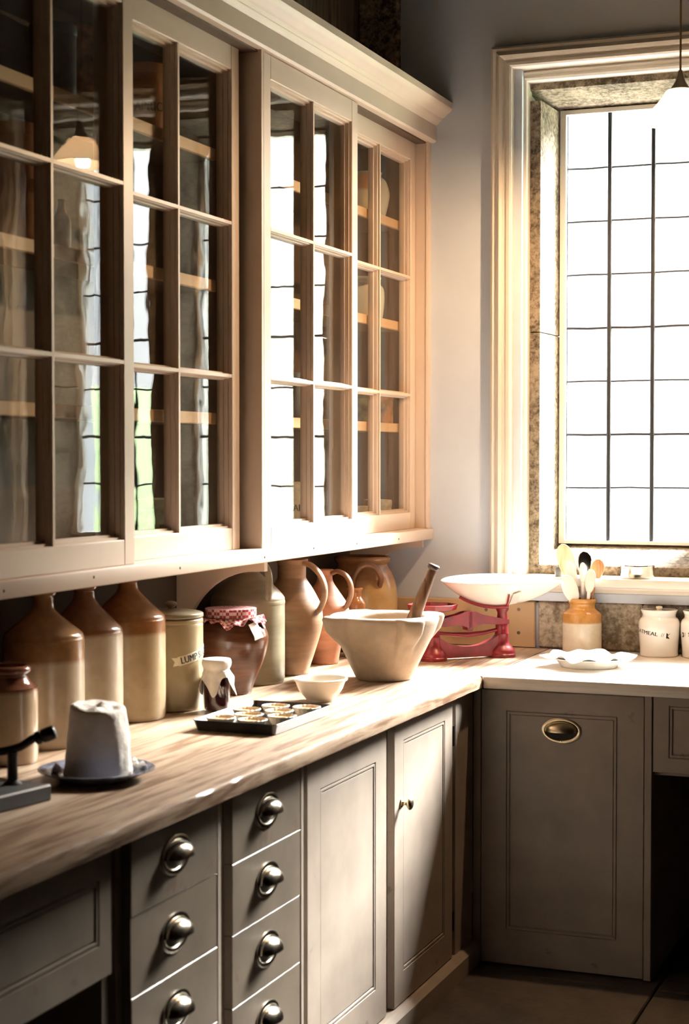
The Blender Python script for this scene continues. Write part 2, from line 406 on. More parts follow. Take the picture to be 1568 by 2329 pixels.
# dark boards on the left wall above the cupboard, and the rough post in the corner
y = 2.6
for wd in (0.30, 0.28, 0.31, 0.27, 0.30, 0.29, 0.26, 0.29, 0.29, 0.30, 0.30):
    if y > 5.75: break
    y1 = min(y + wd, 5.795)
    d = random.choice((0.012, 0.020, 0.028))
    obj('wall_plank', MB().box(XW, XW + d, y, y1 - 0.006, 2.70, ZC, 0.004), OAK, wall_left)
    y = y1
obj('corner_post', MB().box(XW + 0.03, -2.052, YB - 0.035, YB, 2.72, ZC, 0.006), OAK_R, wall_back)
# stone splash and timber board at the back of the worktop
xs = [-1.535, -1.16, -0.74, -0.30, 0.1]
for a, b_ in zip(xs[:-1], xs[1:]):
    obj('splash_stone', MB().box(a + 0.003, b_ - 0.003, YB - 0.012 - random.uniform(0, 0.004), YB + 0.05, 0.90, 1.068, 0.006), STONE_S, wall_back)
obj('splash_board', MB().box(XW + 0.005, -1.541, YB - 0.022, YB, 0.90, 1.065, 0.003), SPLASH_W, wall_back)
for (x, z) in ((-1.60, 1.035), (-1.60, 0.952), (-1.72, 1.03), (-1.72, 0.95), (-1.95, 1.03), (-1.95, 0.95)):
    obj('nail_head', MB().lathe([(0, 0), (0.006, 0), (0.006, 0.002), (0, 0.003)], 10, (x, YB - 0.0215, z), rot=Matrix.Rotation(PI / 2, 3, 'X')), OAK, wall_back)

# ------------------------------------------------------------------ window
WX0, NC1, PW, PH = -1.515, 4, 0.16, 0.1955
AZ0, AZ1 = 1.268, 2.832
GY = 6.13
PANE = MB().box(0, PW - 0.006, -0.0015, 0.0015, 0, PH - 0.006).mesh('pane', WINGLASS, 0)
JF = 5.88   # stone face
def leaded_window(name, x0, n):
    win = bpy.data.objects.new(name, None); COL.objects.link(win); win['kind'] = 'structure'
    def stone(nm, mb): return obj(nm, mb, STONE, win)
    ax1 = x0 + n * PW; bx0 = ax1 + 0.165; bx1 = bx0 + n * PW
    for (z0, z1) in ((1.19, 2.02), (2.024, 2.845)):
        stone('jamb_stone', MB().prism([(x0 - 0.125, JF), (x0 - 0.038, JF), (x0 - 0.023, GY + 0.02), (x0 - 0.125, GY + 0.02)], 'z', z0, z1))
    for (z0, z1) in ((1.19, 1.86), (1.864, 2.845)):
        stone('jamb_stone', MB().prism([(bx1 + 0.038, JF), (bx1 + 0.125, JF), (bx1 + 0.125, GY + 0.02), (bx1 + 0.023, GY + 0.02)], 'z', z0, z1))
    m_ = (ax1 + bx0) / 2
    stone('mullion', MB().prism([(m_ - 0.040, JF), (m_ + 0.040, JF), (m_ + 0.060, GY - 0.10), (m_ + 0.060, GY + 0.02), (m_ - 0.060, GY + 0.02), (m_ - 0.060, GY - 0.10)], 'z', 1.20, 2.87))
    stone('lintel', MB().prism([(JF, 2.882), (GY + 0.02, 2.848), (GY + 0.02, 3.02), (JF, 3.02)], 'x', x0 - 0.125, bx1 + 0.125))
    stone('stone_sill', MB().prism([(JF, 1.06), (GY + 0.02, 1.06), (GY + 0.02, 1.258), (JF + 0.01, 1.195), (JF, 1.188)], 'x', x0 - 0.125, bx1 + 0.125))
    for gx0 in (x0, bx0):
        gx1 = gx0 + n * PW
        f = MB().box(gx0 - 0.022, gx0, GY - 0.03, GY + 0.015, AZ0 - 0.012, AZ1 + 0.016).box(gx1, gx1 + 0.022, GY - 0.03, GY + 0.015, AZ0 - 0.012, AZ1 + 0.016)
        f.box(gx0, gx1, GY - 0.03, GY + 0.015, AZ1, AZ1 + 0.016).box(gx0, gx1, GY - 0.03, GY + 0.015, AZ0 - 0.012, AZ0)
        obj('casement_frame', f, FRAMEW, win, 0)
        for c in range(1, n):
            x = gx0 + c * PW
            obj('window_bar', MB().tube([(x, GY - 0.012, AZ0 - 0.004), (x, GY - 0.012, (AZ0 + AZ1) / 2), (x, GY - 0.012, AZ1 + 0.006)], 0.0085, 8), LEAD, win)
        for r in range(1, 8):
            z = AZ0 + r * PH; wdt = 0.0062 if r in (4, 2) else 0.0042
            for c in range(n):
                xa = gx0 + c * PW
                obj('lead_came', MB().tube([(xa, GY - 0.006, z + random.uniform(-.002, .002)), (xa + PW * .5, GY - 0.006, z + random.uniform(-.002, .002)), (xa + PW, GY - 0.006, z + random.uniform(-.001, .001))], wdt, 6), LEAD, win)
        for x in (gx0 + 0.001, gx1 - 0.001):
            obj('lead_came', MB().tube([(x, GY - 0.006, AZ0), (x, GY - 0.006, AZ1)], 0.002, 6), LEAD, win)
        for r in range(8):
            for c in range(n):
                put('pane', PANE, win, (gx0 + c * PW + 0.003, GY, AZ0 + r * PH + 0.003))
    return win
leaded_window('window_1', WX0, 3)
# architrave: moulded band on three sides, mitred
def frame_sweep(prof, x0, x1, z0, z1):
    """prof: (u outwards from opening edge, y) swept up the left side, over the head, down the right"""
    rows = []
    for (u, yy) in prof:
        rows.append([(x0 - u, yy, z0), (x0 - u, yy, z1 + u), (x1 + u, yy, z1 + u), (x1 + u, yy, z0)])
    return MB().grid(rows)
pr = [(-0.008, YB + 0.10), (-0.008, 5.828), (0.0, 5.822), (0.010, 5.828), (0.020, 5.822), (0.028, 5.828), (0.030, 5.764), (0.036, 5.758), (0.046, 5.758), (0.050, 5.764), (0.056, 5.764), (0.060, 5.752), (0.070, 5.747), (0.080, 5.752), (0.086, 5.760), (0.096, 5.757), (0.104, 5.764), (0.106, YB)]
struct('trim_1', frame_sweep(pr, OX0 + 0.001, OX1 - 0.001, 1.157, OZ1 - 0.031), TRIM, smooth=28)
# wooden sill board with its moulding and painted apron
sill = bpy.data.objects.new('trim_2', None); COL.objects.link(sill); sill['kind'] = 'structure'
obj('sill_board', MB().box(-1.735, -0.18, 5.70, JF + 0.0, 1.126, 1.157, 0.006, 2), TRIM, sill)
obj('sill_moulding', MB().prism([(5.80, 1.126), (5.722, 1.126), (5.722, 1.118), (5.734, 1.112), (5.740, 1.104), (5.80, 1.104)], 'x', -1.725, -0.19), TRIM, sill)
obj('sill_apron', MB().box(-1.72, -0.20, 5.752, 5.80, 1.070, 1.103, 0.002), APRON, sill)

# ------------------------------------------------------------------ outside
mb = MB(); rows = []
for yy in (9.5, 14, 22, 34, 50, 75):
    rows.append([(xx, yy, 0.25 + max(0, yy - 9) * 0.075) for xx in (-60, -20, 0, 20, 60)])
struct('added_terrace', MB().grid([[(xx, yy, 0.25 + max(0, yy - 9) * 0.075) for xx in (-60, 0, 60)] for yy in (6.35, 9, 9.5)]), LIME, smooth=0)  # unseen pale ground, added to keep the lawn's green bounce out of the room
lawn = struct('lawn', mb.grid(rows), GRASS, smooth=0)
struct('wall_outside', MB().box(-14, 2.4, 13.0, 13.5, 0, 4.6), LIME, smooth=0)
# ================================================================== WALL CUPBOARD
XF = -1.935
wc = thing('wall_cupboard', 'long glazed wall cupboard with sliding sashes and moulded cornice above the stoneware', 'cupboard', (0, 0, 0))
CY0 = 2.76
c = MB()
c.box(XW, XW + 0.012, CY0, YB, 1.318, 2.71)                       # back boards
c.box(XW, XF - 0.012, CY0, YB, 2.70, 2.73)                        # top
c.box(XW, XF - 0.004, CY0 - 0.03, CY0, 1.31, 2.71)                # near end
c.box(XW, -1.992, YB - 0.02, YB, 1.318, 2.71)                     # far end
c.box(XW, -2.035, 4.270, 4.300, 1.318, 2.71)                      # partition
obj('carcass', c, PAINT_IN, wc, 0)
obj('bottom_board', MB().box(XW, -1.925, CY0 - 0.03, YB, 1.278, 1.318, 0.006, 2), PAINT_UP, wc)
obj('post', MB().box(-2.035, XF, 4.305, 4.318, 1.318, 2.706), PAINT_UP, wc)
p = MB().box(-1.992, -1.938, 5.768, YB, 1.318, 2.706).tube([(-1.944, 5.771, 1.32), (-1.944, 5.771, 2.70)], 0.006, 8)
obj('post', p, PAINT_UP, wc)
obj('post', MB().box(-2.0, XF, CY0 - 0.03, CY0 + 0.03, 1.318, 2.706), PAINT_UP, wc)
cor = [(XW, 2.706), (-1.975, 2.706), (-1.924, 2.706), (-1.917, 2.712), (-1.917, 2.766), (-1.911, 2.770), (-1.904, 2.780), (-1.900, 2.781), (-1.894, 2.790), (-1.885, 2.795), (-1.876, 2.804), (-1.872, 2.806), (-1.861, 2.815), (-1.857, 2.822), (-1.857, 2.844), (XW, 2.844)]
obj('cornice', MB().prism(cor, 'y', CY0 - 0.09, YB), PAINT_UP, wc, 25)
for (a, b_) in ((CY0, 4.270), (4.300, 5.78)):
    for z in (2.405, 2.045, 1.680):
        sh_o = obj('shelf', MB().box(XW + 0.012, -2.042, a, b_ - (0.06 if a < 4 else 0.02), z - 0.015, z + 0.015, 0.001), PAINT_IN, wc)  # dark board colour stands in for the shaded undersides
        obj('lit_edge_strip', MB().box(-2.042, -2.03, a, b_ - (0.06 if a < 4 else 0.02), z - 0.016, z + 0.016, 0.002), SHELF_LIT, sh_o, label='front edge strip coloured as if lit')  # pale strip puts the lit look of the shelf front into colour
for yy in (2.98, 3.35, 3.78, 4.30, 4.66, 5.02, 5.42):
    obj('nail_head', MB().lathe([(0, 0), (0.004, 0), (0.003, 0.0015), (0, 0.002)], 8, (-1.9255, yy, 1.298 + random.uniform(-.004, .004)), rot=Matrix.Rotation(PI / 2, 3, 'Y')), IRON, wc)
# curved brackets under the bottom board
brk = [(XW + 0.001, 1.278), (XW + 0.001, 0.99), (-2.218, 0.99)] + arc(-1.985, 1.026, 0.225, 0.222, 170, 95, 12) + [(-1.955, 1.249), (-1.955, 1.278)]
bme = MB().prism(brk, 'y', -0.011, 0.011).mesh('bracket', PAINT_UP, 25)
put('bracket', bme, wc, (0, 4.375, 0)); put('bracket', bme, wc, (0, YB - 0.034, 0)); put('bracket', bme, wc, (0, 2.86, 0))
# sashes: outer frame, one upright and two cross muntins, six panes
SW, SZ0, SZ1, ST = 0.735, 1.318, 2.704, 0.050
GZ0, GZ1 = 1.378, 2.636
def sash_meshes():
    f = MB()
    T = 0.040
    f.box(-T, 0, 0, ST, SZ0, SZ1, 0.002).box(-T, 0, SW - ST, SW, SZ0, SZ1, 0.002)
    f.box(-T, 0, ST, SW - ST, SZ0, GZ0, 0.002).box(-T, 0, ST, SW - ST, GZ1, SZ1, 0.002)
    # ovolo steps round the glass
    for k_, (d, xx) in enumerate(((0.006, -0.010), (0.012, -0.022))):
        f.box(-T, xx, ST, ST + d, GZ0, GZ1).box(-T, xx, SW - ST - d, SW - ST, GZ0, GZ1).box(-T, xx, ST, SW - ST, GZ0, GZ0 + d).box(-T, xx, ST, SW - ST, GZ1 - d, GZ1)
    mv = [(-0.040, -0.011), (-0.022, -0.011), (-0.020, -0.008), (-0.009, -0.007), (-0.007, -0.0045), (0, -0.0045), (0, 0.0045), (-0.007, 0.0045), (-0.009, 0.007), (-0.020, 0.008), (-0.022, 0.011), (-0.040, 0.011)]
    v = MB().prism(mv, 'z', GZ0, GZ1)
    h = MB().prism(mv, 'y', ST, SW - ST)      # (x, z) outline
    return f.mesh('sash_frame', PAINT_UP, 25), v.mesh('muntin', PAINT_UP, 25), h.mesh('muntin', PAINT_UP, 25)
sf, mvv, mhh = sash_meshes()
pw = (SW - 2 * ST) / 2 - 0.006; ph = (GZ1 - GZ0) / 3 - 0.006
cp = MB().box(-0.0015, 0.0015, 0, pw, 0, ph).mesh('pane', CABGLASS, 0)
for (xf, y0) in ((XF, 2.828), (-1.985, 3.530), (XF, 4.3185), (-1.985, 5.030)):
    s_ = put('sash', sf, wc, (xf, y0, 0))
    put('muntin', mvv, s_, (0, SW / 2, 0))
    for z in (GZ0 + (GZ1 - GZ0) / 3, GZ0 + 2 * (GZ1 - GZ0) / 3): put('muntin', mhh, s_, (0, 0, z))
    for r in range(3):
        for cc in range(2):
            put('pane', cp, s_, (-0.034, ST + 0.003 + cc * (pw + 0.006), GZ0 + 0.003 + r * (ph + 0.006)), (0, random.uniform(-.002, .002), random.uniform(-.003, .003)))

# ================================================================== WORKTOPS
wt = thing('worktop', 'long scrubbed wooden worktop of boards carrying the stoneware row', 'worktop', (0, 0, 0))
xb = [XW + 0.003, -2.06, -1.875, -1.685, -1.49]
for a, b_ in zip(xb[:-2], xb[1:-1]):
    obj('worktop_board', MB().box(a + 0.0007, b_ - 0.0007, 1.2, YB - 0.026, 0.862, 0.90 - random.choice((0.0, 0.0004, 0.0008))), TOP, wt)
edge = [(-1.6844, 0.862), (-1.494, 0.862), (-1.4905, 0.8645), (-1.490, 0.878), (-1.4905, 0.892), (-1.4925, 0.897), (-1.498, 0.8995), (-1.505, 0.90), (-1.6844, 0.90)]
rows = []
NSEG = 160
for i in range(NSEG + 1):
    yy = 1.2 + (4.966 - 1.2) * i / NSEG
    rows.append([(x + (random.uniform(-0.0012, 0.0005) - (0.004 * max(0, mn.noise(Vector((yy * 9, z * 40, 2))) - 0.15)) if x > -1.502 else 0), yy, z + ((0.0005 * mn.noise(Vector((yy * 14, x * 50, 5)))) if (x > -1.502) else 0)) for x, z in edge + [edge[0]]])
fb = MB().grid(rows)
bmesh.ops.holes_fill(fb.bm, edges=[e for e in fb.bm.edges if e.is_boundary], sides=12)
obj('worktop_board', fb, TOP_E, wt, 30)
obj('worktop_board', MB().box(-1.684, -1.4905, 4.9665, YB - 0.026, 0.862, 0.90, 0.001), TOP_E, wt)
b2 = MB().box(-1.489, 1.6, 4.968, YB - 0.022, 0.862, 0.8995, 0.005, 2)
tag(obj('window_worktop', b2, TOP_B), 'pale bleached worktop under the leaded window, meeting the long one', 'worktop')

# ================================================================== BASE UNITS, LEFT RUN
def panel_front(mb, w_, h_, t, bead_inset, rail_t=0.055, rail_b=0.055):
    """panelled front in local (x across, y outwards, z up), front face at y=0, moulded sunk panel"""
    a = bead_inset
    x0, x1, z0, z1 = a, w_ - a, rail_b, h_ - rail_t
    outer = [(0, 0, 0), (w_, 0, 0), (w_, 0, h_), (0, 0, h_)]
    def ring(d, yy): return [(x0 + d, yy, z0 + d), (x1 - d, yy, z0 + d), (x1 - d, yy, z1 - d), (x0 + d, yy, z1 - d)]
    rings = [[(0, -t, 0), (w_, -t, 0), (w_, -t, h_), (0, -t, h_)], [(0, -0.0015, 0), (w_, -0.0015, 0), (w_, -0.0015, h_), (0, -0.0015, h_)],
             [(0.0015, 0, 0.0015), (w_ - 0.0015, 0, 0.0015), (w_ - 0.0015, 0, h_ - 0.0015), (0.0015, 0, h_ - 0.0015)],
             ring(0, 0), ring(0.0012, -0.005), ring(0.003, -0.005), ring(0.0045, -0.001), ring(0.0095, -0.001), ring(0.0105, -0.006), ring(0.013, -0.006), ring(0.0145, -0.003)]
    V = [[mb.bm.verts.new(p) for p in r] for r in rings]
    for A, B in zip(V[:-1], V[1:]):
        for i in range(4):
            j = (i + 1) % 4; mb.bm.faces.new((A[i], A[j], B[j], B[i]))
    mb.bm.faces.new(V[-1]); mb.bm.faces.new(V[0][::-1])
    return mb
def cup_pull_meshes():
    ringm = MB(); N = 48; prof = [(0.0, 0.0), (0.0, 0.003), (0.35, 0.0048), (0.8, 0.004), (1.0, 0.0015), (1.0, 0.0)]
    rows = []
    for k_ in range(N + 1):
        t = 2 * PI * k_ / N; row = []
        for (q, yy) in prof:
            rx = 0.0625 - 0.0145 * q; rz = 0.0395 - 0.0125 * q
            row.append((rx * math.cos(t), yy, rz * math.sin(t)))
        rows.append(row)
    ringm.grid(rows); bmesh.ops.remove_doubles(ringm.bm, verts=ringm.bm.verts, dist=1e-6)
    hood = MB(); rows = []
    for i in range(13):
        th = PI * i / 12
        row = []
        for j in range(9):
            ph_ = (PI / 2) * j / 8
            # quarter ellipsoid, axis across; j=0 rim at the back top, j=8 front lip
            x = -0.047 * math.cos(th); s_ = math.sin(th) ** 0.75
            row.append((x, 0.003 + 0.029 * s_ * math.sin(ph_), -0.003 + 0.029 * s_ * math.cos(ph_)))
        rows.append(row)
    hood.grid(rows); bmesh.ops.remove_doubles(hood.bm, verts=hood.bm.verts, dist=1e-5); hood.thick(-0.0018)
    scr = MB()
    for (x, z) in ((0, -0.0335),): scr.lathe([(0, 0), (0.003, 0), (0.0022, 0.0012), (0, 0.0016)], 10, (x, 0.0035, z), rot=Matrix.Rotation(-PI / 2, 3, 'X'))
    return ringm.mesh('pull_plate', CHROME, 50), hood.mesh('pull_hood', CHROME, 50), scr.mesh('screw', CHROME)
pl_me, hd_me, sc_me = cup_pull_meshes()
def cup_pull(parent, loc, mat=None):
    o = put('cup_pull', pl_me, parent, loc)
    put('pull_hood', hd_me, o); put('screw', sc_me, o); return o
ROTX = -PI / 2   # local +y (outwards) -> world +x ; local +x -> world -y
# drawer chests: local x runs towards -Y of the room, so build with y-range (ya, yb) and place origin at yb
def chest(ya, yb, label, pz):
    t = thing('drawer_chest', label, 'drawers', (-1.552, yb, 0), ROTX, 'drawer chests under the long worktop')
    W = yb - ya
    body = MB().box(-0.018, W + 0.018, -0.60, 0.0, 0.07, 0.860)
    obj('carcass', body, PAINT, t, 0)
    obj('stile', MB().box(-0.018, -0.002, 0.0, 0.022, 0.07, 0.860, 0.0015), PAINT, t)
    zs = [0.858, 0.700, 0.545, 0.386, 0.228, 0.072]
    for k_, (z1, z0) in enumerate(zip(zs[:-1], zs[1:])):
        off = random.uniform(-0.0016, 0.0008)
        d = obj('drawer', MB().box(0.002, W - 0.001, 0.0005, 0.022 + off, z0 + 0.0006, z1 - 0.0006, 0.0008), PAINT_SHADED, t)
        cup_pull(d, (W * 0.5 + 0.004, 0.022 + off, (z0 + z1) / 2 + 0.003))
    obj('plinth', MB().box(-0.018, W + 0.018, -0.05, 0.044, 0.0, 0.070, 0.004), PAINT, t)
    return t
chest(2.795, 3.172, 'taupe chest of cup-handled drawers beside the open kneehole on the left', 0)
chest(3.246, 3.622, 'taupe chest of cup-handled drawers beside the two-door cupboard', 0)
# kneehole unit at the near end
t = thing('kneehole_unit', 'taupe kneehole unit with moulded apron over a dark opening, near end of worktop', 'cabinet', (-1.552, 2.745, 0), ROTX)
obj('carcass', MB().box(0.0, 0.022, -0.62, 0.0, 0.0, 0.860).box(1.0, 1.022, -0.62, 0.0, 0.0, 0.860).box(0, 1.022, -0.64, -0.62, 0, 0.86), PAINT_SHADED, t, 0)
ap = panel_front(MB(), 1.018, 0.250, 0.02, 0.045, 0.064, 0.064); obj('apron', ap, PAINT_SHADED, t, 30, (0.002, 0.010, 0.608))
# two-door cupboard
t = thing('base_cupboard', 'taupe two-door base cupboard with one knob, half in window light', 'cabinet', (-1.552, 4.985, 0), ROTX)
W = 4.985 - 3.655
obj('carcass', MB().box(0.0, W, -0.60, 0.0, 0.07, 0.860), PAINT, t, 0)
d2 = panel_front(MB(), 0.515, 0.785, 0.021, 0.073, 0.060, 0.085); D2 = obj('door', d2, PAINT, t, 30, (4.985 - 4.785, 0.024, 0.073))
d1 = panel_front(MB(), 0.550, 0.785, 0.021, 0.082, 0.085, 0.095); D1 = obj('door', d1, PAINT, t, 30, (4.985 - 4.212, 0.022, 0.073))
kn = MB().lathe(sprof([(0.0, 0), (0.0125, 0), (0.0125, 0.003), (0.007, 0.006), (0.0058, 0.014), (0.010, 0.018), (0.0165, 0.022), (0.0165, 0.028), (0.010, 0.033), (0.0, 0.034)], 3), 20, rot=Matrix.Rotation(-PI / 2, 3, 'X'))
obj('knob', kn, BRASS, D2, 50, (0.515 - 0.055, 0.0, 0.554), label='small brass knob')
obj('stile', MB().box(-0.0125, 4.985 - 4.820, 0.0, 0.022, 0.07, 0.860, 0.0015), PAINT, t)
for z in (0.18, 0.74): obj('hinge', MB().tube([(0.194, 0.024, z - 0.03), (0.194, 0.024, z + 0.03)], 0.0045, 8), IRON, t)
obj('plinth', MB().prism([(-0.05, 0), (0.050, 0), (0.050, 0.056), (0.034, 0.070), (-0.05, 0.070)], 'x', -0.006, W), PAINT, t, 20)

# ================================================================== BASE UNITS, WINDOW SIDE
t = thing('bin_cupboard', 'taupe base cupboard under the window with one tall panelled front and oval cup pull', 'cabinet', (-1.526, 5.0, 0), PI)
# local x -> world -x ; local +y -> world -y
W = 1.526 - 0.972
obj('carcass', MB().box(-W, 0.0, -0.70, -0.021, 0.0, 0.860), PAINT, t, 0)
obj('stile', MB().box(-0.021, 0.0035, -0.02, 0.0, 0.0, 0.860, 0.0015), PAINT, t)
obj('stile', MB().box(-W, -W + 0.022, -0.02, 0.0, 0.0, 0.860, 0.0015), PAINT, t)
dd = obj('door', panel_front(MB(), W - 0.047, 0.852, 0.02, 0.080, 0.062, 0.108), PAINT, t, 30, (-W + 0.0235, 0.0, 0.004))
cp_ = put('cup_pull', pl_me.copy(), dd, ((W - 0.047) / 2 + 0.0, -0.004, 0.736)); cp_.data.materials[0] = BRASS; cp_['label'] = 'oval brass cup pull'
h2 = hd_me.copy(); h2.materials[0] = BRASS; put('pull_hood', h2, cp_); put('screw', sc_me, cp_)
shade_disc = MB().lathe([(0, 0.0012), (0.05, 0.0012), (0.05, 0.0)], 40, sx=1, sy=0.58, rot=Matrix.Rotation(-PI / 2, 3, 'X')); obj('pull_shade', shade_disc, JOINT_AND_SHADE, cp_)  # dark disc stands in for the shade on the door inside the pull
t = thing('kneehole_drawer_unit', 'taupe unit with a panelled drawer over a dark kneehole at right edge', 'cabinet', (-0.970, 5.0, 0), PI)
obj('carcass', MB().box(-1.35, -1.33, -0.70, -0.01, 0, 0.86).box(-1.35, 0, -0.72, -0.70, 0, 0.86).box(-1.35, 0, -0.69, -0.03, 0.62, 0.632), PAINT, t, 0)
obj('drawer', panel_front(MB(), 1.30, 0.226, 0.02, 0.046, 0.024, 0.044), PAINT, t, 30, (-1.302, 0.0, 0.633))

# ================================================================== STONEWARE ROW
def profd(pts, n=4): return [(0, pts[0][1])] + sprof(pts, n)
def closed(pts, t=0.006, n=4, depth=0.05):
    o = sprof(pts, n); r, z = o[-1]
    return [(0, o[0][1])] + o + [(r - t * 0.5, z + 0.001), (max(r - t, 0.004), z - 0.001), (max(r - t, 0.004), z - depth), (0, z - depth)]
def bottle(loc, r, sh, cone_z, neck, lip_z, cut, top, bot, label, rzone=0):
    me = glaze('stoneware_' + label[:12].replace(' ', '_'), cut, top, bot)
    t = thing('stoneware_bottle', label, 'bottle', loc, rzone, 'tall stoneware bottles at the back of the worktop')
    pts = [(r * 0.95, 0), (r * 0.985, 0.006), (r, 0.03), (r, sh * 0.5), (r * 0.998, sh - 0.02), (r * 0.985, sh - 0.004), (r * 0.93, sh + 0.008), (r * 0.62, sh + (cone_z - sh) * 0.52), (neck * 1.25, cone_z - 0.004), (neck, cone_z + 0.01), (neck * 0.97, lip_z - 0.016), (neck * 1.18, lip_z - 0.010), (neck * 1.18, lip_z)]
    obj('body', MB().lathe(closed(pts, 0.008, 4), 56), me, t, 40)
    return t
BUFF = (0.50, 0.41, 0.285); BRN = (0.19, 0.085, 0.035)
bottle((-2.092, 3.405, 0.9), 0.095, 0.256, 0.318, 0.024, 0.362, 0.199, (0.22, 0.115, 0.05), (0.36, 0.285, 0.20), 'stoneware bottle with orange-brown shoulder behind the small brown-necked jar')
bottle((-2.112, 3.628, 0.9), 0.0945, 0.250, 0.320, 0.026, 0.360, 0.240, (0.15, 0.065, 0.03), (0.40, 0.33, 0.245), 'stoneware bottle with dark brown cone, directly behind the sugar loaf')
bottle((-2.104, 3.836, 0.9), 0.0965, 0.262, 0.330, 0.025, 0.367, 0.222, (0.24, 0.105, 0.04), (0.40, 0.30, 0.18), 'stoneware bottle with brown cone top beside the lidded lump sugar jar')
# small brown-necked jar, far left
t = thing('preserve_jar', 'squat stoneware jar with glossy brown neck, leftmost behind the nippers', 'jar', (-2.05, 3.180, 0.9))
obj('body', MB().lathe(closed([(0.066, 0), (0.069, 0.006), (0.0695, 0.05), (0.0695, 0.155), (0.067, 0.165), (0.056, 0.175), (0.049, 0.185), (0.047, 0.192), (0.054, 0.200), (0.055, 0.208), (0.050, 0.213)], 0.008), 48), glaze('jar_brown_neck', 0.160, (0.13, 0.045, 0.025), (0.40, 0.29, 0.19), 0.12), t, 40)
# lump sugar jar
t = thing('lidded_jar', 'tall lidded stoneware jar lettered LUMP SUGAR on a cream banner', 'jar', (-2.08, 4.030, 0.9))
obj('body', MB().lathe(closed([(0.083, 0), (0.0855, 0.005), (0.086, 0.03), (0.086, 0.13), (0.086, 0.222), (0.0845, 0.228), (0.086, 0.233), (0.086, 0.240), (0.083, 0.243)], 0.007), 56), plain('lump_jar_glaze', (0.36, 0.29, 0.18), 0.22, var=0.14, scale=7), t, 40)
ld = obj('lid', MB().lathe(profd([(0.076, 0.244), (0.086, 0.246), (0.087, 0.251), (0.084, 0.258), (0.060, 0.263), (0.020, 0.266), (0.009, 0.268), (0.009, 0.272), (0.0155, 0.277), (0.0155, 0.283), (0.009, 0.287), (0.0, 0.288)], 3), 48), OLIVE, t, 45)
ANG = math.radians(-29)
bn = MB(); rows = []
for i in range(31):
    x = -0.070 + 0.138 * i / 30
    sh_ = 0.006 if x < -0.062 or x > 0.06 else 0
    rows.append([(x, -0.0125, 0), (x, 0.0125, 0)])
bn.grid(rows)
tails = [(-0.070, 0.010), (-0.086, 0.013), (-0.080, 0.001), (-0.088, -0.012), (-0.070, -0.010)]
vs = [bn.bm.verts.new((a, b_, 0)) for a, b_ in tails]; bn.bm.faces.new(vs)
wrap(bn, 0.086, 0.148, ANG + 0.42, 0.20, 0.0010); bn.thick(0.0008); obj('banner', bn, BANNER, t)
tx = text_bm('LUMP SUGAR', 0.0255, 0.026); wrap(tx, 0.086, 0.148, ANG + 0.42, 0.20, 0.0025, 0.86); obj('lettering', tx, BLACKP, t, 0)
# jam jar with linen cover
t = thing('jam_jar', 'small glass jar of dark jam with white cloth cover beside the tart tray', 'jar', (-1.945, 4.030, 0.9))
obj('jam', MB().lathe(profd([(0.030, 0.004), (0.0335, 0.010), (0.034, 0.05), (0.034, 0.085), (0.030, 0.098)], 3), 36), JAM, t, 45)
gj = MB().lathe([(0, 0)] + sprof([(0.030, 0), (0.035, 0.004), (0.0362, 0.02), (0.0362, 0.09), (0.034, 0.103), (0.0315, 0.110), (0.0325, 0.118)], 4), 40)
obj('glass', gj, thin_glass('jar_glass', 1.45, 0), t, 45)
cl = MB(); rows = []
def jam_cloth(s_, th):
    # s_: 0 centre top .. 1 hem
    lobes = 0.5 + 0.5 * math.cos(4 * (th - math.radians(-75)))
    if s_ < 0.42: r = 0.0375 * s_ / 0.42; z = 0.1405 - 0.0025 * (s_ / 0.42) ** 4
    elif s_ < 0.58:
        q = (s_ - 0.42) / 0.16; r = 0.0375 + 0.0022 * math.sin(q * PI); z = 0.138 - 0.020 * q
    elif s_ < 0.66:
        q = (s_ - 0.58) / 0.08; r = 0.0375 - 0.0035 * q; z = 0.118 - 0.007 * q
    else:
        q = (s_ - 0.66) / 0.34; fold = 0.0045 * math.sin(9 * th) * q
        r = 0.0345 + q * (0.0065 + 0.011 * (0.5 + 0.5 * math.sin(3 * th + 0.6))) + fold; z = 0.111 - q * (0.018 + 0.052 * lobes ** 1.4)
        r = max(r, 0.0385 if q > 0.15 else 0.0345)
    return (r * math.cos(th), r * math.sin(th), z)
for i in range(27):
    rows.append([jam_cloth(i / 26, 2 * PI * k_ / 72) for k_ in range(73)])
cl.grid(rows); bmesh.ops.remove_doubles(cl.bm, verts=cl.bm.verts, dist=1e-6); cl.thick(0.0008)
obj('cloth_cover', cl, LINEN, t, 60, label='white linen cover')
# brown pot with gingham cover and tag
t = thing('glazed_pot', 'round-bellied brown glazed pot with red gingham cover and paper tag', 'pot', (-2.055, 4.352, 0.9))
obj('body', MB().lathe(closed([(0.058, 0), (0.060, 0.004), (0.064, 0.02), (0.080, 0.058), (0.098, 0.105), (0.1075, 0.145), (0.1065, 0.168), (0.094, 0.196), (0.074, 0.212), (0.069, 0.220), (0.071, 0.236)], 0.008, 5), 56), BROWNG, t, 50)
g = MB(); rows = []
for i in range(25):
    s_ = i / 24; row = []
    for k_ in range(97):
        th = 2 * PI * k_ / 96
        if s_ < 0.5: r = 0.073 * s_ / 0.5; z = 0.244 - 0.006 * (1 - (s_ / 0.5) ** 2) * 0.5
        elif s_ < 0.68: q = (s_ - .5) / .18; r = 0.0735; z = 0.243 - 0.026 * q
        else:
            q = (s_ - .68) / .32; r = 0.0735 + q * (0.024 + 0.006 * math.sin(14 * th)) ; z = 0.217 - q * (0.012 + 0.010 * math.sin(5 * th + 1) + 0.007 * math.sin(14 * th))
            r = max(r, 0.0735 + 0.030 * q * 0.9) if q > .3 else r
        row.append((r * math.cos(th), r * math.sin(th), z))
    rows.append(row)
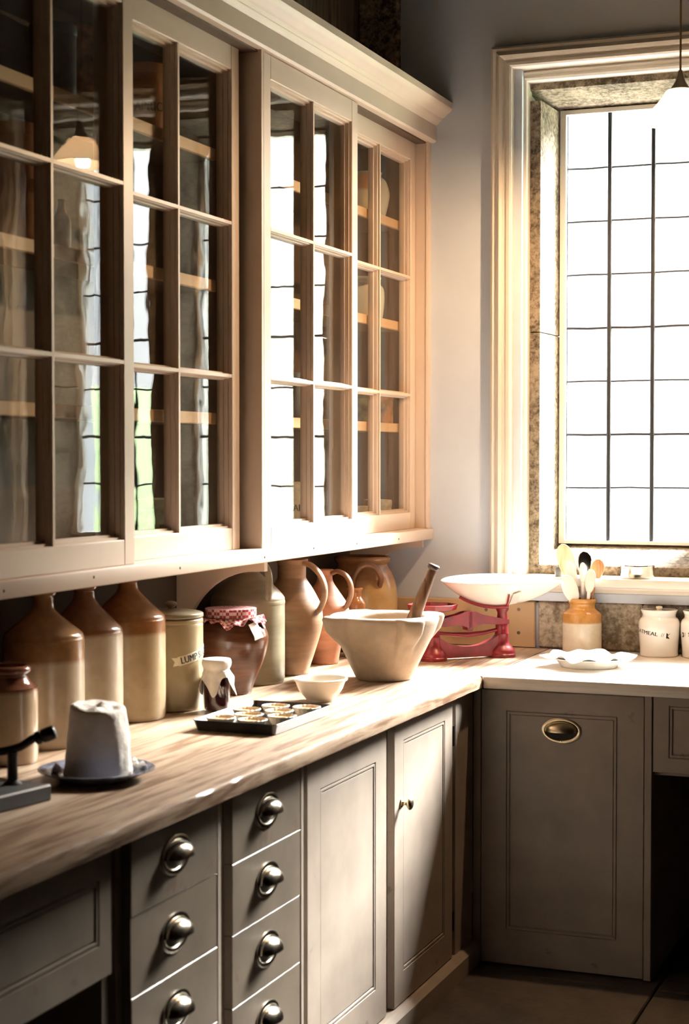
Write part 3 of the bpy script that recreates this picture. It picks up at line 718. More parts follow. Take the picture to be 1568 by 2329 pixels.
g.grid(rows); bmesh.ops.remove_doubles(g.bm, verts=g.bm.verts, dist=1e-6); g.thick(0.0008)
obj('gingham_cover', g, gingham('red_gingham'), t, 60, label='red and white gingham cover')
obj('string', MB().tube([(0.0752 * math.cos(a), 0.0752 * math.sin(a), 0.2185) for a in [2 * PI * k_ / 40 for k_ in range(41)]], 0.0012, 6), CORD, t)
def pot_r(z): return 0.109 if z < 0.165 else 0.112 - (z - 0.165) * 0.42
tg = MB(); rows = []
for i in range(7):
    x = -0.017 + 0.034 * i / 6; rows.append([(x, y_, 0) for y_ in (-0.024, -0.012, 0.0, 0.012, 0.022)])
tg.grid(rows); wrap(tg, pot_r, 0.186, math.radians(-22), 0.25, 0.003); tg.thick(0.0006)
obj('paper_tag', tg, PAPER, t, 60, label='white paper tag')
# olive can-shaped jug with loop handle
t = thing('stoneware_flagon', 'large olive-grey flagon with conical shoulder and loop handle behind the gingham pot', 'jug', (-2.110, 4.590, 0.9), math.radians(-31))
R = 0.1105
obj('body', MB().lathe(closed([(R * .96, 0), (R * .98, 0.005), (R, 0.03), (R, 0.14), (R, 0.232), (R * 1.01, 0.237), (R * 1.01, 0.243), (R, 0.248), (R * .985, 0.256), (R * .85, 0.274), (0.066, 0.302), (0.042, 0.322), (0.035, 0.330), (0.034, 0.344), (0.037, 0.348), (0.037, 0.353)], 0.008), 60), OLIVE, t, 40)
hp = spline([(0.036, 0, 0.336), (0.060, 0, 0.352), (0.085, 0, 0.356), (0.105, 0, 0.335), (0.112, 0, 0.300), (0.107, 0, 0.262), (0.104, 0, 0.250)], 6)
obj('handle', MB().tube(hp, 0.0125, 12, 0.5, up=(0, 1, 0)), OLIVE, t, 50)
# tall salt-glazed jug
t = thing('earthenware_jug', 'tall buff and brown salt-glazed jug with ear handle behind the stone mortar', 'jug', (-2.062, 4.812, 0.9), math.radians(-8))
prof = [(0.052, 0), (0.054, 0.004), (0.056, 0.02), (0.070, 0.062), (0.090, 0.128), (0.0970, 0.170), (0.090, 0.217), (0.066, 0.265), (0.045, 0.298), (0.040, 0.318), (0.041, 0.334), (0.050, 0.352), (0.050, 0.357)]
obj('body', MB().lathe(closed(prof, 0.006, 6, 0.10), 60), TERRA, t, 50)
hp = spline([(0.046, 0, 0.346), (0.072, 0, 0.338), (0.102, 0, 0.312), (0.118, 0, 0.275), (0.116, 0, 0.238), (0.100, 0, 0.205), (0.090, 0, 0.196)], 6)
obj('handle', MB().tube(hp, [0.015] * 12 + [0.014] * (len(hp) - 12), 12, 0.55, up=(0, 1, 0)), TERRA, t, 50)
# smaller pink jug
t = thing('earthenware_jug', 'smaller pinkish terracotta jug with narrow neck and dark ear handle, left of the mortar rim', 'jug', (-2.066, 5.095, 0.9), math.radians(-8))
prof = [(0.043, 0), (0.0455, 0.004), (0.047, 0.02), (0.054, 0.056), (0.070, 0.112), (0.0805, 0.160), (0.074, 0.195), (0.047, 0.237), (0.029, 0.265), (0.025, 0.285), (0.030, 0.302), (0.030, 0.307)]
obj('body', MB().lathe(closed(prof, 0.006, 6, 0.10), 56), TERRA2, t, 50)
hp = spline([(0.027, 0, 0.296), (0.050, 0, 0.303), (0.080, 0, 0.290), (0.097, 0, 0.262), (0.098, 0, 0.228), (0.084, 0, 0.195), (0.074, 0, 0.185)], 6)
obj('handle', MB().tube(hp, 0.0125, 12, 0.6, up=(0, 1, 0)), HANDLE_D, t, 50, label='darker brown handle')
# little brown jar and the big two-handled pot in the corner
t = thing('little_jar', 'little shiny brown lipped jar between the pink jug and the ochre pot', 'jar', (-2.040, 5.300, 0.9))
obj('body', MB().lathe(closed([(0.032, 0), (0.036, 0.004), (0.037, 0.03), (0.038, 0.165), (0.035, 0.188), (0.025, 0.203), (0.022, 0.213), (0.028, 0.228), (0.0285, 0.234)], 0.005), 36), glaze('little_jar_glaze', 0.130, (0.34, 0.15, 0.06), (0.50, 0.35, 0.21), 0.15), t, 45)
t = thing('storage_pot', 'big ochre stoneware pot with brown shoulder and loop handle in the corner', 'pot', (-2.095, 5.52, 0.9), math.radians(-62))
obj('body', MB().lathe(closed([(0.108, 0), (0.112, 0.005), (0.118, 0.04), (0.1225, 0.12), (0.1225, 0.18), (0.119, 0.222), (0.108, 0.262), (0.094, 0.288), (0.090, 0.300), (0.098, 0.312), (0.100, 0.322), (0.094, 0.328)], 0.010, 5, 0.12), 60), glaze('ochre_pot_glaze', 0.235, (0.24, 0.12, 0.05), (0.42, 0.27, 0.12), 0.25, 0.03, 0.02), t, 45)
for s_ in (1, -1):
    hp = spline([(0.098 * s_, -0.045, 0.225), (0.124 * s_, -0.048, 0.262), (0.128 * s_, -0.020, 0.300), (0.128 * s_, 0.020, 0.300), (0.124 * s_, 0.048, 0.262), (0.098 * s_, 0.045, 0.225)], 6)
    obj('handle', MB().tube(hp, 0.010, 10), HANDLE_D, t, 50)

# ================================================================== FRONT OF THE LONG WORKTOP
# stone mortar with four lugs
t = thing('mortar', 'large cream stone mortar with lugs on its rim', 'mortar', (-1.752, 4.800, 0.9), math.radians(21))
LUG = [math.radians(a) for a in (27, 117, 207, 297)]
def lugfn(r, z, th):
    if r < 0.075 or z < 0: return r
    m_ = 0
    for a in LUG:
        d = abs((th - a + PI) % (2 * PI) - PI)
        m_ = max(m_, max(0.0, 1 - (d / 0.25) ** 6) if d < 0.25 else 0)
    zz = max(0.0, min(1.0, (z - 0.092) / 0.062)); zz = zz * zz * (3 - 2 * zz)
    return r + 0.031 * m_ * zz if r > 0.128 and z < 0.1965 and (r > 0.15 or z < 0.16) else r
outer = [(0.080, 0), (0.085, 0.004), (0.092, 0.018), (0.112, 0.060), (0.132, 0.100), (0.146, 0.128), (0.156, 0.150), (0.164, 0.172), (0.168, 0.186), (0.165, 0.193), (0.158, 0.196)]
inner = [(0.135, 0.195), (0.124, 0.190), (0.118, 0.180), (0.104, 0.120), (0.080, 0.070), (0.04, 0.045), (0, 0.040)]
obj('bowl', MB().lathe([(0, 0)] + outer + inner, 176, fn=lugfn), MARBLE, t, 50)
ps = thing('pestle', 'dark wooden pestle leaning out of the stone mortar', 'pestle', (-1.715, 4.815, 0.953))
A = Vector((0, 0, 0.0)); Bv = Vector((-1.608, 4.845, 1.243)) - Vector((-1.715, 4.815, 0.953))
q = Bv.normalized(); L = Bv.length
rm = q.to_track_quat('Z', 'Y').to_matrix()
obj('shaft', MB().lathe(profd([(0.020, 0), (0.026, 0.004), (0.0265, 0.05), (0.0205, L * .45), (0.0155, L - 0.03), (0.014, L - 0.016), (0.014, L - 0.006)], 4), 28, rot=rm), PESTLE, ps, 50)
obj('knob', MB().lathe([(0, L - 0.010), (0.0145, L - 0.010), (0.0195, L - 0.004), (0.020, L + 0.002), (0.016, L + 0.006), (0, L + 0.007)], 28, rot=rm), plain('dark_pestle_end', (0.045, 0.025, 0.022), 0.4), ps, 50, label='darker flared end')
# cream bowl
t = obj('pudding_bowl', MB().lathe([(0, 0.004), (0.030, 0.004), (0.033, 0.0), (0.0385, 0.0), (0.040, 0.006), (0.050, 0.017), (0.061, 0.032), (0.068, 0.050), (0.0705, 0.056), (0.0755, 0.058), (0.0765, 0.062), (0.073, 0.064), (0.066, 0.060), (0.058, 0.040), (0.040, 0.017), (0, 0.010)], 56), CREAMW, smooth=45, loc=(-1.757, 4.300, 0.9))
tag(t, 'small empty cream bowl with rolled rim in front of the mortar', 'bowl')
# baking tray with tarts
TC = (-1.742, 3.885)
t = thing('baking_tray', 'dark metal baking tray holding jam tarts near the front edge', 'tray', (TC[0], TC[1], 0.9), math.radians(0))
hw, hl = 0.112, 0.181
tr = MB()
def rr(dx, dy, r, z, n=5):
    out = []
    for (sx, sy, a0) in ((1, 1, 0), (-1, 1, 90), (-1, -1, 180), (1, -1, 270)):
        for k_ in range(n + 1):
            a = math.radians(a0 + 90 * k_ / n)
            out.append((sx * (dx - r) + r * math.cos(a), sy * (dy - r) + r * math.sin(a), z))
    return out
lv = [rr(hw - .010, hl - .010, .008, 0.0005), rr(hw - 0.007, hl - 0.007, 0.010, 0.001), rr(hw, hl, 0.012, 0.024), rr(hw + 0.002, hl + 0.002, 0.013, 0.0265), rr(hw + 0.001, hl + 0.001, .013, 0.028), rr(hw - .0012, hl - .0012, 0.012, 0.0265), rr(hw - 0.009, hl - 0.009, 0.010, 0.0035), rr(hw - .013, hl - .013, .008, 0.003)]
V = [[tr.bm.verts.new(p) for p in r] for r in lv]
for a, b_ in zip(V[:-1], V[1:]):
    for i in range(len(a)):
        j = (i + 1) % len(a); tr.bm.faces.new((a[i], a[j], b_[j], b_[i]))
tr.bm.faces.new(V[0][::-1]); tr.bm.faces.new(V[-1])
obj('pan', tr, TRAYM, t, 40)
def tart_meshes():
    fl = lambda r, z, th: r * (1 + (0.035 * math.cos(18 * th) if 0.004 < z and r > 0.024 else 0))
    sh = MB().lathe([(0, 0), (0.022, 0), (0.025, 0.003), (0.034, 0.021), (0.0365, 0.0245), (0.0345, 0.0265), (0.031, 0.0245), (0.0285, 0.019)], 72, fn=fl)
    fi = MB().lathe([(0.0300, 0.0215), (0.026, 0.0200), (0.012, 0.0180), (0, 0.0175)], 36)
    return sh.mesh('pastry_shell', PASTRY_P, 60), fi.mesh('filling', PASTRY, 60)
tsh, tfi = tart_meshes()
tarts = [(-1.757, 3.992, 'jam tart in the far row of the tray, left one'), (-1.672, 3.998, 'jam tart in the far right corner of the tray, alone by the bowl'),
         (-1.802, 3.910, 'jam tart against the left side of the tray, second row'), (-1.713, 3.915, 'jam tart at the middle of the tray, between the far pair and the front ones'),
         (-1.760, 3.832, 'jam tart at left centre of the tray, third row from the window'), (-1.672, 3.838, 'jam tart by the right side of the tray, third row'),
         (-1.803, 3.760, 'jam tart in the near left corner of the tray'), (-1.715, 3.756, 'jam tart at the near edge of the tray with a dark currant blob')]
for (x, y_, lb) in tarts:
    a = thing('jam_tart', lb, 'tart', (x, y_, 0.9036), random.uniform(0, 6), 'jam tarts on the baking tray')
    put('pastry_shell', tsh, a); put('filling', tfi, a)
# sugar loaf on its blue plate
t = thing('china_plate', 'blue printed china plate under the sugar loaf', 'plate', (-1.760, 3.070, 0.9))
obj('plate_body', MB().lathe([(0, 0.003), (0.060, 0.003), (0.066, 0.0), (0.074, 0.0), (0.080, 0.004), (0.104, 0.016), (0.1215, 0.0225), (0.1225, 0.0245), (0.120, 0.0255), (0.102, 0.0195), (0.080, 0.0095), (0.072, 0.0075), (0, 0.0075)], 72), BLUEPL, t, 45)
CR = ['sugar crumb between loaf and right rim of the blue plate, nearest the loaf', 'middle sugar crumb at the right of the blue plate', 'sugar crumb nearest the right rim of the blue plate', 'farther sugar crumb behind the others, right of the loaf', 'farthest sugar crumb, half behind the loaf on its right', 'lone sugar crumb on the blue plate left of the loaf']
for (x, y_), clb in zip(((0.055, 0.072), (0.072, 0.060), (0.083, 0.050), (0.062, 0.085), (0.040, 0.088), (-0.085, -0.02)), CR):
    r_ = random.uniform(0.007, 0.011)
    lump = MB(); bmesh.ops.create_icosphere(lump.bm, subdivisions=1, radius=r_)
    for v in lump.bm.verts: v.co *= random.uniform(0.75, 1.2)
    lo = obj('sugar_lump', lump, SUGAR, None, 0, (-1.760 + x, 3.070 + y_, 0.9 + 0.010 + r_ * .9 + (0.006 if abs(x) + abs(y_) > .12 else 0)))
    tag(lo, clb, 'sugar', 'sugar crumbs on the blue plate')
lf = MB(); NS = 64; prev = None
rows = []
for i in range(40):
    s_ = i / 39; row = []
    for k_ in range(NS + 1):
        th = 2 * PI * k_ / NS
        topz = 0.142 + 0.005 * math.cos(th - 2.8) + 0.004 * mn.noise(Vector((1.5 * math.cos(th), 1.5 * math.sin(th), 0.4)))
        if s_ <= 0.70:
            z = (topz - 0.010) * s_ / 0.70; r = 0.0725 - 0.0145 * (z / 0.14)
        elif s_ <= 0.82:
            qq = (s_ - 0.70) / 0.12; z = topz - 0.010 * (1 - math.sin(qq * PI / 2)); r = 0.058 + 0.0005 - 0.009 * (1 - math.cos(qq * PI / 2))
        else:
            qq = (s_ - 0.82) / 0.18; r = 0.0495 * (1 - qq); z = topz * (1 - qq) + 0.142 * qq
            z += 0.016 * min(1, qq * 3) * max(-0.5, mn.noise(Vector((r * math.cos(th) * 34, r * math.sin(th) * 34, 3.1))) - 0.05)
        # broken side to the right/back
        ch = mn.noise(Vector((1.8 * math.cos(th), 1.8 * math.sin(th), z * 22 + 5)))
        right = max(0, math.cos(th - math.radians(10)))
        r += (0.007 * ch * right + 0.0015 * mn.noise(Vector((4 * math.cos(th), 4 * math.sin(th), z * 50)))) * (1 if 0.02 < s_ < .82 else 0)
        row.append((r * math.cos(th), r * math.sin(th), z))
    row[-1] = row[0]; rows.append(row)
lf.grid(rows); bmesh.ops.remove_doubles(lf.bm, verts=lf.bm.verts, dist=1e-5)
bmesh.ops.holes_fill(lf.bm, edges=[e for e in lf.bm.edges if e.is_boundary], sides=100)
lo = obj('sugar_loaf', lf, SUGAR, None, 60, (-1.772, 3.098, 0.9080)); tag(lo, 'rough broken-topped white sugar loaf standing on the blue plate', 'sugar')
# iron sugar nippers on a board, cut by the left edge
t = thing('sugar_nippers', 'black iron sugar nippers on a dark board at the left edge', 'nippers', (-1.733, 2.848, 0.9), math.radians(-10.5))
obj('board', MB().box(-0.155, 0.0, -0.40, 0.0, 0.0, 0.032, 0.003), IRON_D, t)
obj('post', MB().lathe([(0, 0.030), (0.018, 0.030), (0.018, 0.034), (0.0105, 0.040), (0.0100, 0.085), (0.0115, 0.095), (0, 0.097)], 20, (-0.066, -0.040, 0)), IRON, t, 40)
ax = spline([(-0.20, -0.165, 0.135), (-0.150, -0.115, 0.113), (-0.110, -0.075, 0.098), (-0.085, -0.052, 0.096), (-0.055, -0.030, 0.105), (-0.036, -0.014, 0.120), (-0.026, -0.006, 0.123)], 6)
obj('arm', MB().tube(ax, 0.0085, 12, 0.8), IRON, t, 50)
d_ = Vector((0.80, 0.50, 0.36)).normalized(); rm = d_.to_track_quat('Z', 'Y').to_matrix()
obj('grip', MB().lathe(profd([(0.008, 0), (0.0125, 0.002), (0.0135, 0.010), (0.0105, 0.013), (0.0135, 0.016), (0.0145, 0.024), (0.0145, 0.036), (0.0125, 0.042), (0.006, 0.044), (0, 0.044)], 2), 20, (-0.032, -0.012, 0.1195), rot=rm), IRON, t, 45)

# ================================================================== RED SCALES
t = thing('kitchen_scales', 'red cast-iron balance scales standing in the corner behind the mortar', 'scales', (-1.6685, 5.3895, 0.9), math.atan2(0.193, 0.181))
ft = MB()
fp = [(0.0, 0), (0.047, 0), (0.0475, 0.010), (0.045, 0.013), (0.0455, 0.019), (0.042, 0.026), (0.034, 0.036), (0.0265, 0.044), (0.0235, 0.056), (0.0225, 0.075), (0.024, 0.079), (0.0225, 0.083), (0.0205, 0.100), (0.021, 0.112), (0.018, 0.116), (0, 0.116)]
for sx in (-1, 1): ft.lathe(fp, 36, (sx * 0.132, 0, 0))
# curved stretcher between the feet
outl = [(-0.115, 0.006), (0.115, 0.006), (0.112, 0.075)] + [(0.112 - 0.224 * k_ / 14, 0.042 + 0.033 * abs(1 - 2 * k_ / 14) ** 2.2) for k_ in range(1, 14)] + [(-0.112, 0.075)]
ft.prism(outl, 'y', -0.013, 0.013)
obj('base', ft, REDIRON, t, 40)
bmn = MB()
up = [(-0.150, 0.128), (-0.10, 0.140), (-0.045, 0.150), (-0.02, 0.158), (0.0, 0.160), (0.02, 0.158), (0.045, 0.148), (0.10, 0.136), (0.150, 0.126)]
dn = [(0.150, 0.112), (0.10, 0.112), (0.05, 0.116), (0.02, 0.110), (0, 0.102), (-0.02, 0.110), (-0.05, 0.116), (-0.10, 0.112), (-0.150, 0.112)]
for yy in (-0.016, 0.016): bmn.prism(up + dn, 'y', yy - 0.004, yy + 0.004)
bmn.box(-0.010, 0.010, -0.020, 0.020, 0.095, 0.160, 0.003)
obj('beam', bmn, REDIRON, t, 30)
low = MB().tube([(-0.13, 0, 0.092), (-0.06, 0, 0.084), (0, 0, 0.080), (0.06, 0, 0.084), (0.13, 0, 0.095)], [0.006, 0.007, 0.009, 0.007, 0.006], 10)
obj('linkage', low, REDIRON, t, 40)
for sx in (-1, 1):
    sup = MB(); sup.lathe([(0, 0.105), (0.017, 0.105), (0.019, 0.125), (0.016, 0.150), (0.022, 0.160), (0.022, 0.165), (0, 0.165)], 20, (sx * 0.134, 0, 0))
    obj('pan_support', sup, REDIRON, t, 40)
pts = []
for k_ in range(8):
    a = PI / 8 + k_ * PI / 4; pts.append((0.082 * math.cos(a), 0.082 * math.sin(a)))
wp = MB(); lv = [[(x * s_, y_ * s_, z) for x, y_ in pts] for (s_, z) in ((0.55, 0.165), (0.97, 0.170), (1.03, 0.187), (1.0, 0.188), (0.94, 0.176), (0.5, 0.175))]
V = [[wp.bm.verts.new((p[0] - 0.134, p[1], p[2])) for p in r] for r in lv]
for a, b_ in zip(V[:-1], V[1:]):
    for i in range(8):
        j = (i + 1) % 8; wp.bm.faces.new((a[i], a[j], b_[j], b_[i]))
wp.bm.faces.new(V[0][::-1]); wp.bm.faces.new(V[-1])
obj('weight_plate', wp, REDIRON, t, 25)
# cradle wire and side prong under the scoop pan
M_s = Matrix.Translation((-1.6685, 5.3895, 0.9)) @ Matrix.Rotation(math.atan2(0.193, 0.181), 4, 'Z')
M_p = Matrix.Translation((-1.600, 5.490, 0.9 + 0.1735)) @ Matrix.Rotation(math.radians(20), 4, 'Z') @ Matrix.Rotation(math.radians(5.5), 4, 'X')
def under(x, y, gap=0.007):
    q = math.sqrt((x / 0.190) ** 2 + (y / 0.105) ** 2); return M_s.inverted() @ M_p @ Vector((x, y, 0.084 * q ** 2.3 - gap))
obj('cradle', MB().tube([under(-0.125 + 0.165 * k_ / 12, -0.035) for k_ in range(13)], 0.0055, 8), REDIRON, t, 50)
pg = MB(); pgr = []
for k_ in range(7):
    y_ = -0.045 - 0.040 * k_ / 6
    pgr.append([under(x_ + 0.012 * k_ / 6, y_, 0.004) for x_ in (0.040, 0.066)])
pg.grid(pgr); pg.thick(0.0025); obj('prong', pg, plain('grey_prong_paint', (0.55, 0.50, 0.46), 0.35), t, 40, label='pale grey prong holding the pan')
obj('cradle', MB().tube([under(0.038, -0.086, 0.006), under(0.036, -0.060, 0.006), under(0.034, -0.040, 0.006)], 0.003, 8), REDIRON, t, 50)
# white scoop pan (lifts off): long axis across the view
sc = MB(); rows = []
def scoop(q, th, dz=0.0, sh=0.0):
    ca, sa = math.cos(th), math.sin(th)
    tip = max(0, ca) ** 3
    a = (0.185 + 0.040 * tip - sh) * q; b_ = (0.105 - sh) * q * (1 - 0.35 * tip)
    rimz = 0.082 + 0.006 * abs(sa) - 0.004 * tip
    bowl = rimz * (q ** 2.3)
    return (a * ca, b_ * sa, bowl + dz)
for i in range(15):
    rows.append([scoop(i / 14, 2 * PI * k_ / 72) for k_ in range(73)])
sc.grid(rows); bmesh.ops.remove_doubles(sc.bm, verts=sc.bm.verts, dist=1e-6); sc.thick(0.003)
so = thing('scale_pan', 'white enamel scoop pan resting on the red scales, spout to the right', 'pan', (-1.600, 5.490, 0.9 + 0.174), math.radians(20)); so.rotation_euler[0] = math.radians(5.5)
obj('pan', sc, WHITE_EN, so, 60)
rim = MB().tube([scoop(1.0, 2 * PI * k_ / 72) for k_ in range(73)], 0.0028, 8)
obj('rim', rim, WHITE_EN, so, 60)

# ================================================================== WINDOW WORKTOP
t = thing('utensil_jar', 'buff stoneware jar with amber neck holding spoons under the window', 'jar', (-1.352, 5.700, 0.8995))
obj('body', MB().lathe(closed([(0.062, 0), (0.0655, 0.004), (0.067, 0.02), (0.067, 0.07), (0.067, 0.130), (0.064, 0.139), (0.050, 0.149), (0.0445, 0.156), (0.044, 0.168), (0.048, 0.176), (0.049, 0.183), (0.046, 0.187)], 0.006, 4, 0.16), 56), glaze('utensil_jar_glaze', 0.105, (0.50, 0.25, 0.07), (0.66, 0.58, 0.45), 0.14, 0.004, 0.003), t, 40)
def spoon(name, base, top, bl, bw, mat, label, hr=0.0045, twist=0.0, cat='spoon', dish=0.35, hmat=None):
    """handle from base to the bowl, bowl of length bl and width bw at the top"""
    base = Vector(base); top = Vector(top); ax_ = (top - base).normalized()
    camd = (Vector((0, 0, 1.57)) - top).normalized()
    n_ = (camd - ax_ * camd.dot(ax_)).normalized(); n_ = Matrix.Rotation(twist, 3, ax_) @ n_
    s_ = ax_.cross(n_).normalized()
    t_ = thing(name, label, cat, base)
    L_ = (top - base).length
    h = MB().tube([ax_ * 0, ax_ * (L_ - bl) * .5, ax_ * (L_ - bl * 0.9)], [hr, hr, hr * 1.1], 10)
    obj('handle', h, hmat or mat, t_, 50)
    b = MB(); N1, N2 = 14, 20; rows = []
    for i in range(N1 + 1):
        u = 0.5 - 0.5 * math.cos(PI * i / N1); hw_ = max(0.0035 if i < 3 else 0.0, bw / 2 * math.sqrt(max(0, 1 - (2 * u - 1) ** 2)) * (0.90 + 0.20 * (u - 0.5)) * 1.05)
        row = []
        for k_ in range(N2):
            a = 2 * PI * k_ / N2
            thk = (0.002 + 0.006 * math.sin(PI * u)) * (1 if i < N1 else 0)
            off = -dish * bw * 0.30 * math.sin(PI * u) * (1 - (math.cos(a)) ** 2)
            row.append(ax_ * (L_ - bl + bl * u) + s_ * hw_ * math.cos(a) + n_ * (thk * math.sin(a) + (off if math.sin(a) > 0 else off * 1.0)))
        row.append(row[0]); rows.append(row)
    b.grid(rows); bmesh.ops.remove_doubles(b.bm, verts=b.bm.verts, dist=1e-6)
    bmesh.ops.holes_fill(b.bm, edges=[e for e in b.bm.edges if e.is_boundary], sides=40)
    obj('spoon_bowl', b, mat, t_, 60)
    return t_
JX, JY = -1.352, 5.700
G = 'spoons in the utensil jar'
spoon('wooden_spoon', (JX - 0.002, JY + 0.018, 1.02), (-1.435, JY + 0.036, 1.272), 0.130, 0.064, SPOONW, 'large pale wooden spoon at the back left of the utensil jar')
spoon('white_spoon', (JX + 0.000, JY - 0.004, 1.02), (-1.404, JY + 0.008, 1.212), 0.100, 0.042, SPOONI, 'white spoon standing just before the pale wooden one', cat='spoon')
spoon('white_spoon', (JX + 0.004, JY - 0.026, 1.02), (-1.404, JY - 0.036, 1.168), 0.105, 0.056, SPOONI, 'broad white spoon leaning frontmost left in the utensil jar')
spoon('metal_spoon', (JX + 0.010, JY + 0.020, 1.02), (-1.356, JY + 0.045, 1.248), 0.090, 0.054, CHROME, 'shiny metal spoon, tallest at the middle of the jar', hmat=SPOONI)
spoon('white_ladle', (JX + 0.004, JY + 0.004, 1.02), (-1.350, JY - 0.006, 1.212), 0.075, 0.026, SPOONI, 'narrow white ladle handle in front of the metal spoon', cat='ladle', hr=0.0075)
spoon('wooden_spoon', (JX + 0.022, JY + 0.006, 1.03), (-1.302, JY + 0.040, 1.222), 0.075, 0.048, SPOONB, 'reddish-brown wooden spoon at the right of the jar')
spoon('white_spoon', (JX + 0.018, JY - 0.018, 1.02), (-1.315, JY - 0.020, 1.190), 0.085, 0.038, SPOONI, 'pointed white spoon in front of the reddish-brown one', hr=0.006)
# lettered white jars
def canister(loc, word, ang, label, tails, tilt, sx):
    t_ = thing('ceramic_canister', label, 'jar', loc, 0, 'lettered white canisters')
    pts = [(0.060, 0), (0.0635, 0.004), (0.064, 0.02), (0.0665, 0.05), (0.0692, 0.085), (0.0692, 0.112), (0.064, 0.126), (0.0575, 0.133), (0.0565, 0.142), (0.0605, 0.152), (0.0630, 0.157)]
    obj('body', MB().lathe(closed(pts, 0.005, 5, 0.012), 56), WHITE_EN, t_, 45)
    obj('lid', MB().lathe([(0.057, 0.150), (0.056, 0.1535), (0.020, 0.1535), (0.009, 0.155), (0.008, 0.158), (0.0115, 0.163), (0.0105, 0.168), (0, 0.170)], 40), WHITE_EN, t_, 45)
    rz = lambda z: 0.0672 + (z - 0.06) * 0.055 if z < 0.096 else 0.0692
    tx_ = text_bm(word, 0.0185, 0.022); wrap(tx_, rz, 0.084, ang, tilt, 0.0008, sx); obj('lettering', tx_, BLACKP, t_, 0)
    sw = MB()
    for (pts_) in tails:
        vs_ = [sw.bm.verts.new((a, b_, 0)) for a, b_ in pts_]; sw.bm.faces.new(vs_)
    wrap(sw, rz, 0.084, ang, tilt, 0.0008); obj('swallowtail', sw, BLACKP, t_, 0)
    return t_
ln = lambda x: [(x - .0007 - .002, -0.006), (x + .0007 - .002, -0.006), (x + .0007 + .002, 0.007), (x - .0007 + .002, 0.007)]
tailr = [[(0.0775, 0.0085), (0.0775, 0.0), (0.0825, 0.0), (0.0920, 0.0078)], [(0.0775, 0.0), (0.0775, -0.0085), (0.0910, -0.0095), (0.0825, 0.0)], ln(0.062), ln(0.0675)]
canister((-1.088, 5.712, 0.8995), 'OATMEAL', math.radians(-123), 'white lidded canister lettered OATMEAL on the pale worktop', tailr, -0.12, 1.16)
taill = [[(-0.0545, 0.0080), (-0.0545, 0.0), (-0.0590, 0.0), (-0.0660, 0.0080)], [(-0.0545, 0.0), (-0.0545, -0.0080), (-0.0670, -0.0085), (-0.0590, 0.0)], ln(-0.0465), ln(-0.0505)]
canister((-0.946, 5.718, 0.8995), 'SUGAR', math.radians(-93), 'white canister cut by the right edge, its lettering starting with S', taill, 0.10, 1.1)
# pie dish with cloth
t = obj('pie_dish', MB().lathe([(0, 0.002), (0.080, 0.002), (0.083, 0.0), (0.088, 0.0), (0.092, 0.004), (0.106, 0.024), (0.120, 0.028), (0.121, 0.030), (0.118, 0.031), (0.104, 0.0275), (0.088, 0.006), (0, 0.005)], 64), WHITE_EN, smooth=45, loc=(-1.240, 5.325, 0.8995))
tag(t, 'shallow white enamel dish on the pale worktop under a white cloth', 'dish')
cl = MB(); rows = []
for i in range(19):
    q = i / 18; row = []
    for k_ in range(97):
        th = 2 * PI * k_ / 96
        r = q * (0.142 + 0.012 * math.sin(4 * th + 0.5) + 0.008 * math.sin(7 * th + 2))
        wv = 0.0065 * math.sin(9 * th + 1.2) + 0.004 * math.sin(5 * th)
        z = 0.018 if r < 0.085 else 0.018 + 0.020 * min(1, (r - 0.085) / 0.030)
        z += wv * max(0, (q - 0.55) / 0.45) + 0.003 * mn.noise(Vector((30 * r * math.cos(th), 30 * r * math.sin(th), 1))) - 0.006 * max(0, q - 0.85) / 0.15 + 0.003
        row.append((r * math.cos(th), r * math.sin(th), z))
    row[-1] = row[0]; rows.append(row)
cl.grid(rows); bmesh.ops.remove_doubles(cl.bm, verts=cl.bm.verts, dist=1e-6); cl.thick(0.0008)
t = obj('dish_cloth', cl, LINEN, smooth=60, loc=(-1.240, 5.325, 0.8995)); tag(t, 'crumpled white cloth lining the shallow enamel dish', 'cloth')
# things on the window sill
t = thing('biscuit_cutter', 'shiny round metal tin ring on the window sill', 'tin', (-1.180, 5.795, 1.157))
obj('ring', MB().lathe([(0.0565, 0.0), (0.0585, 0.0), (0.0585, 0.040), (0.0600, 0.042), (0.0590, 0.045), (0.0565, 0.043), (0.0565, 0.0)], 56), CHROME, t, 45)
obj('lid', MB().lathe([(0, 0.040), (0.0564, 0.040), (0.0564, 0.037), (0, 0.037)], 56), WHITE_EN, t, 45)
t = obj('metal_weight', MB().lathe(profd([(0.016, 0), (0.017, 0.003), (0.017, 0.028), (0.012, 0.034), (0.006, 0.036), (0.0065, 0.042), (0, 0.045)], 3), 24), plain('dull_grey_metal', (0.13, 0.13, 0.125), 0.4, 0.6), smooth=45, loc=(-1.447, 5.76, 1.157))
tag(t, 'small dull grey weight on the window sill behind the spoons', 'weight')
t = thing('black_canister', 'black canister on the window sill cut by the right edge', 'canister', (-0.955, 5.78, 1.157))
obj('body', MB().lathe(profd([(0.038, 0), (0.041, 0.003), (0.041, 0.050), (0.036, 0.056), (0.035, 0.085)], 2), 36), IRON, t, 40)
obj('lid', MB().lathe(profd([(0.037, 0.085), (0.037, 0.093), (0.010, 0.097), (0.009, 0.104), (0, 0.105)], 2), 36), IRON, t, 40)

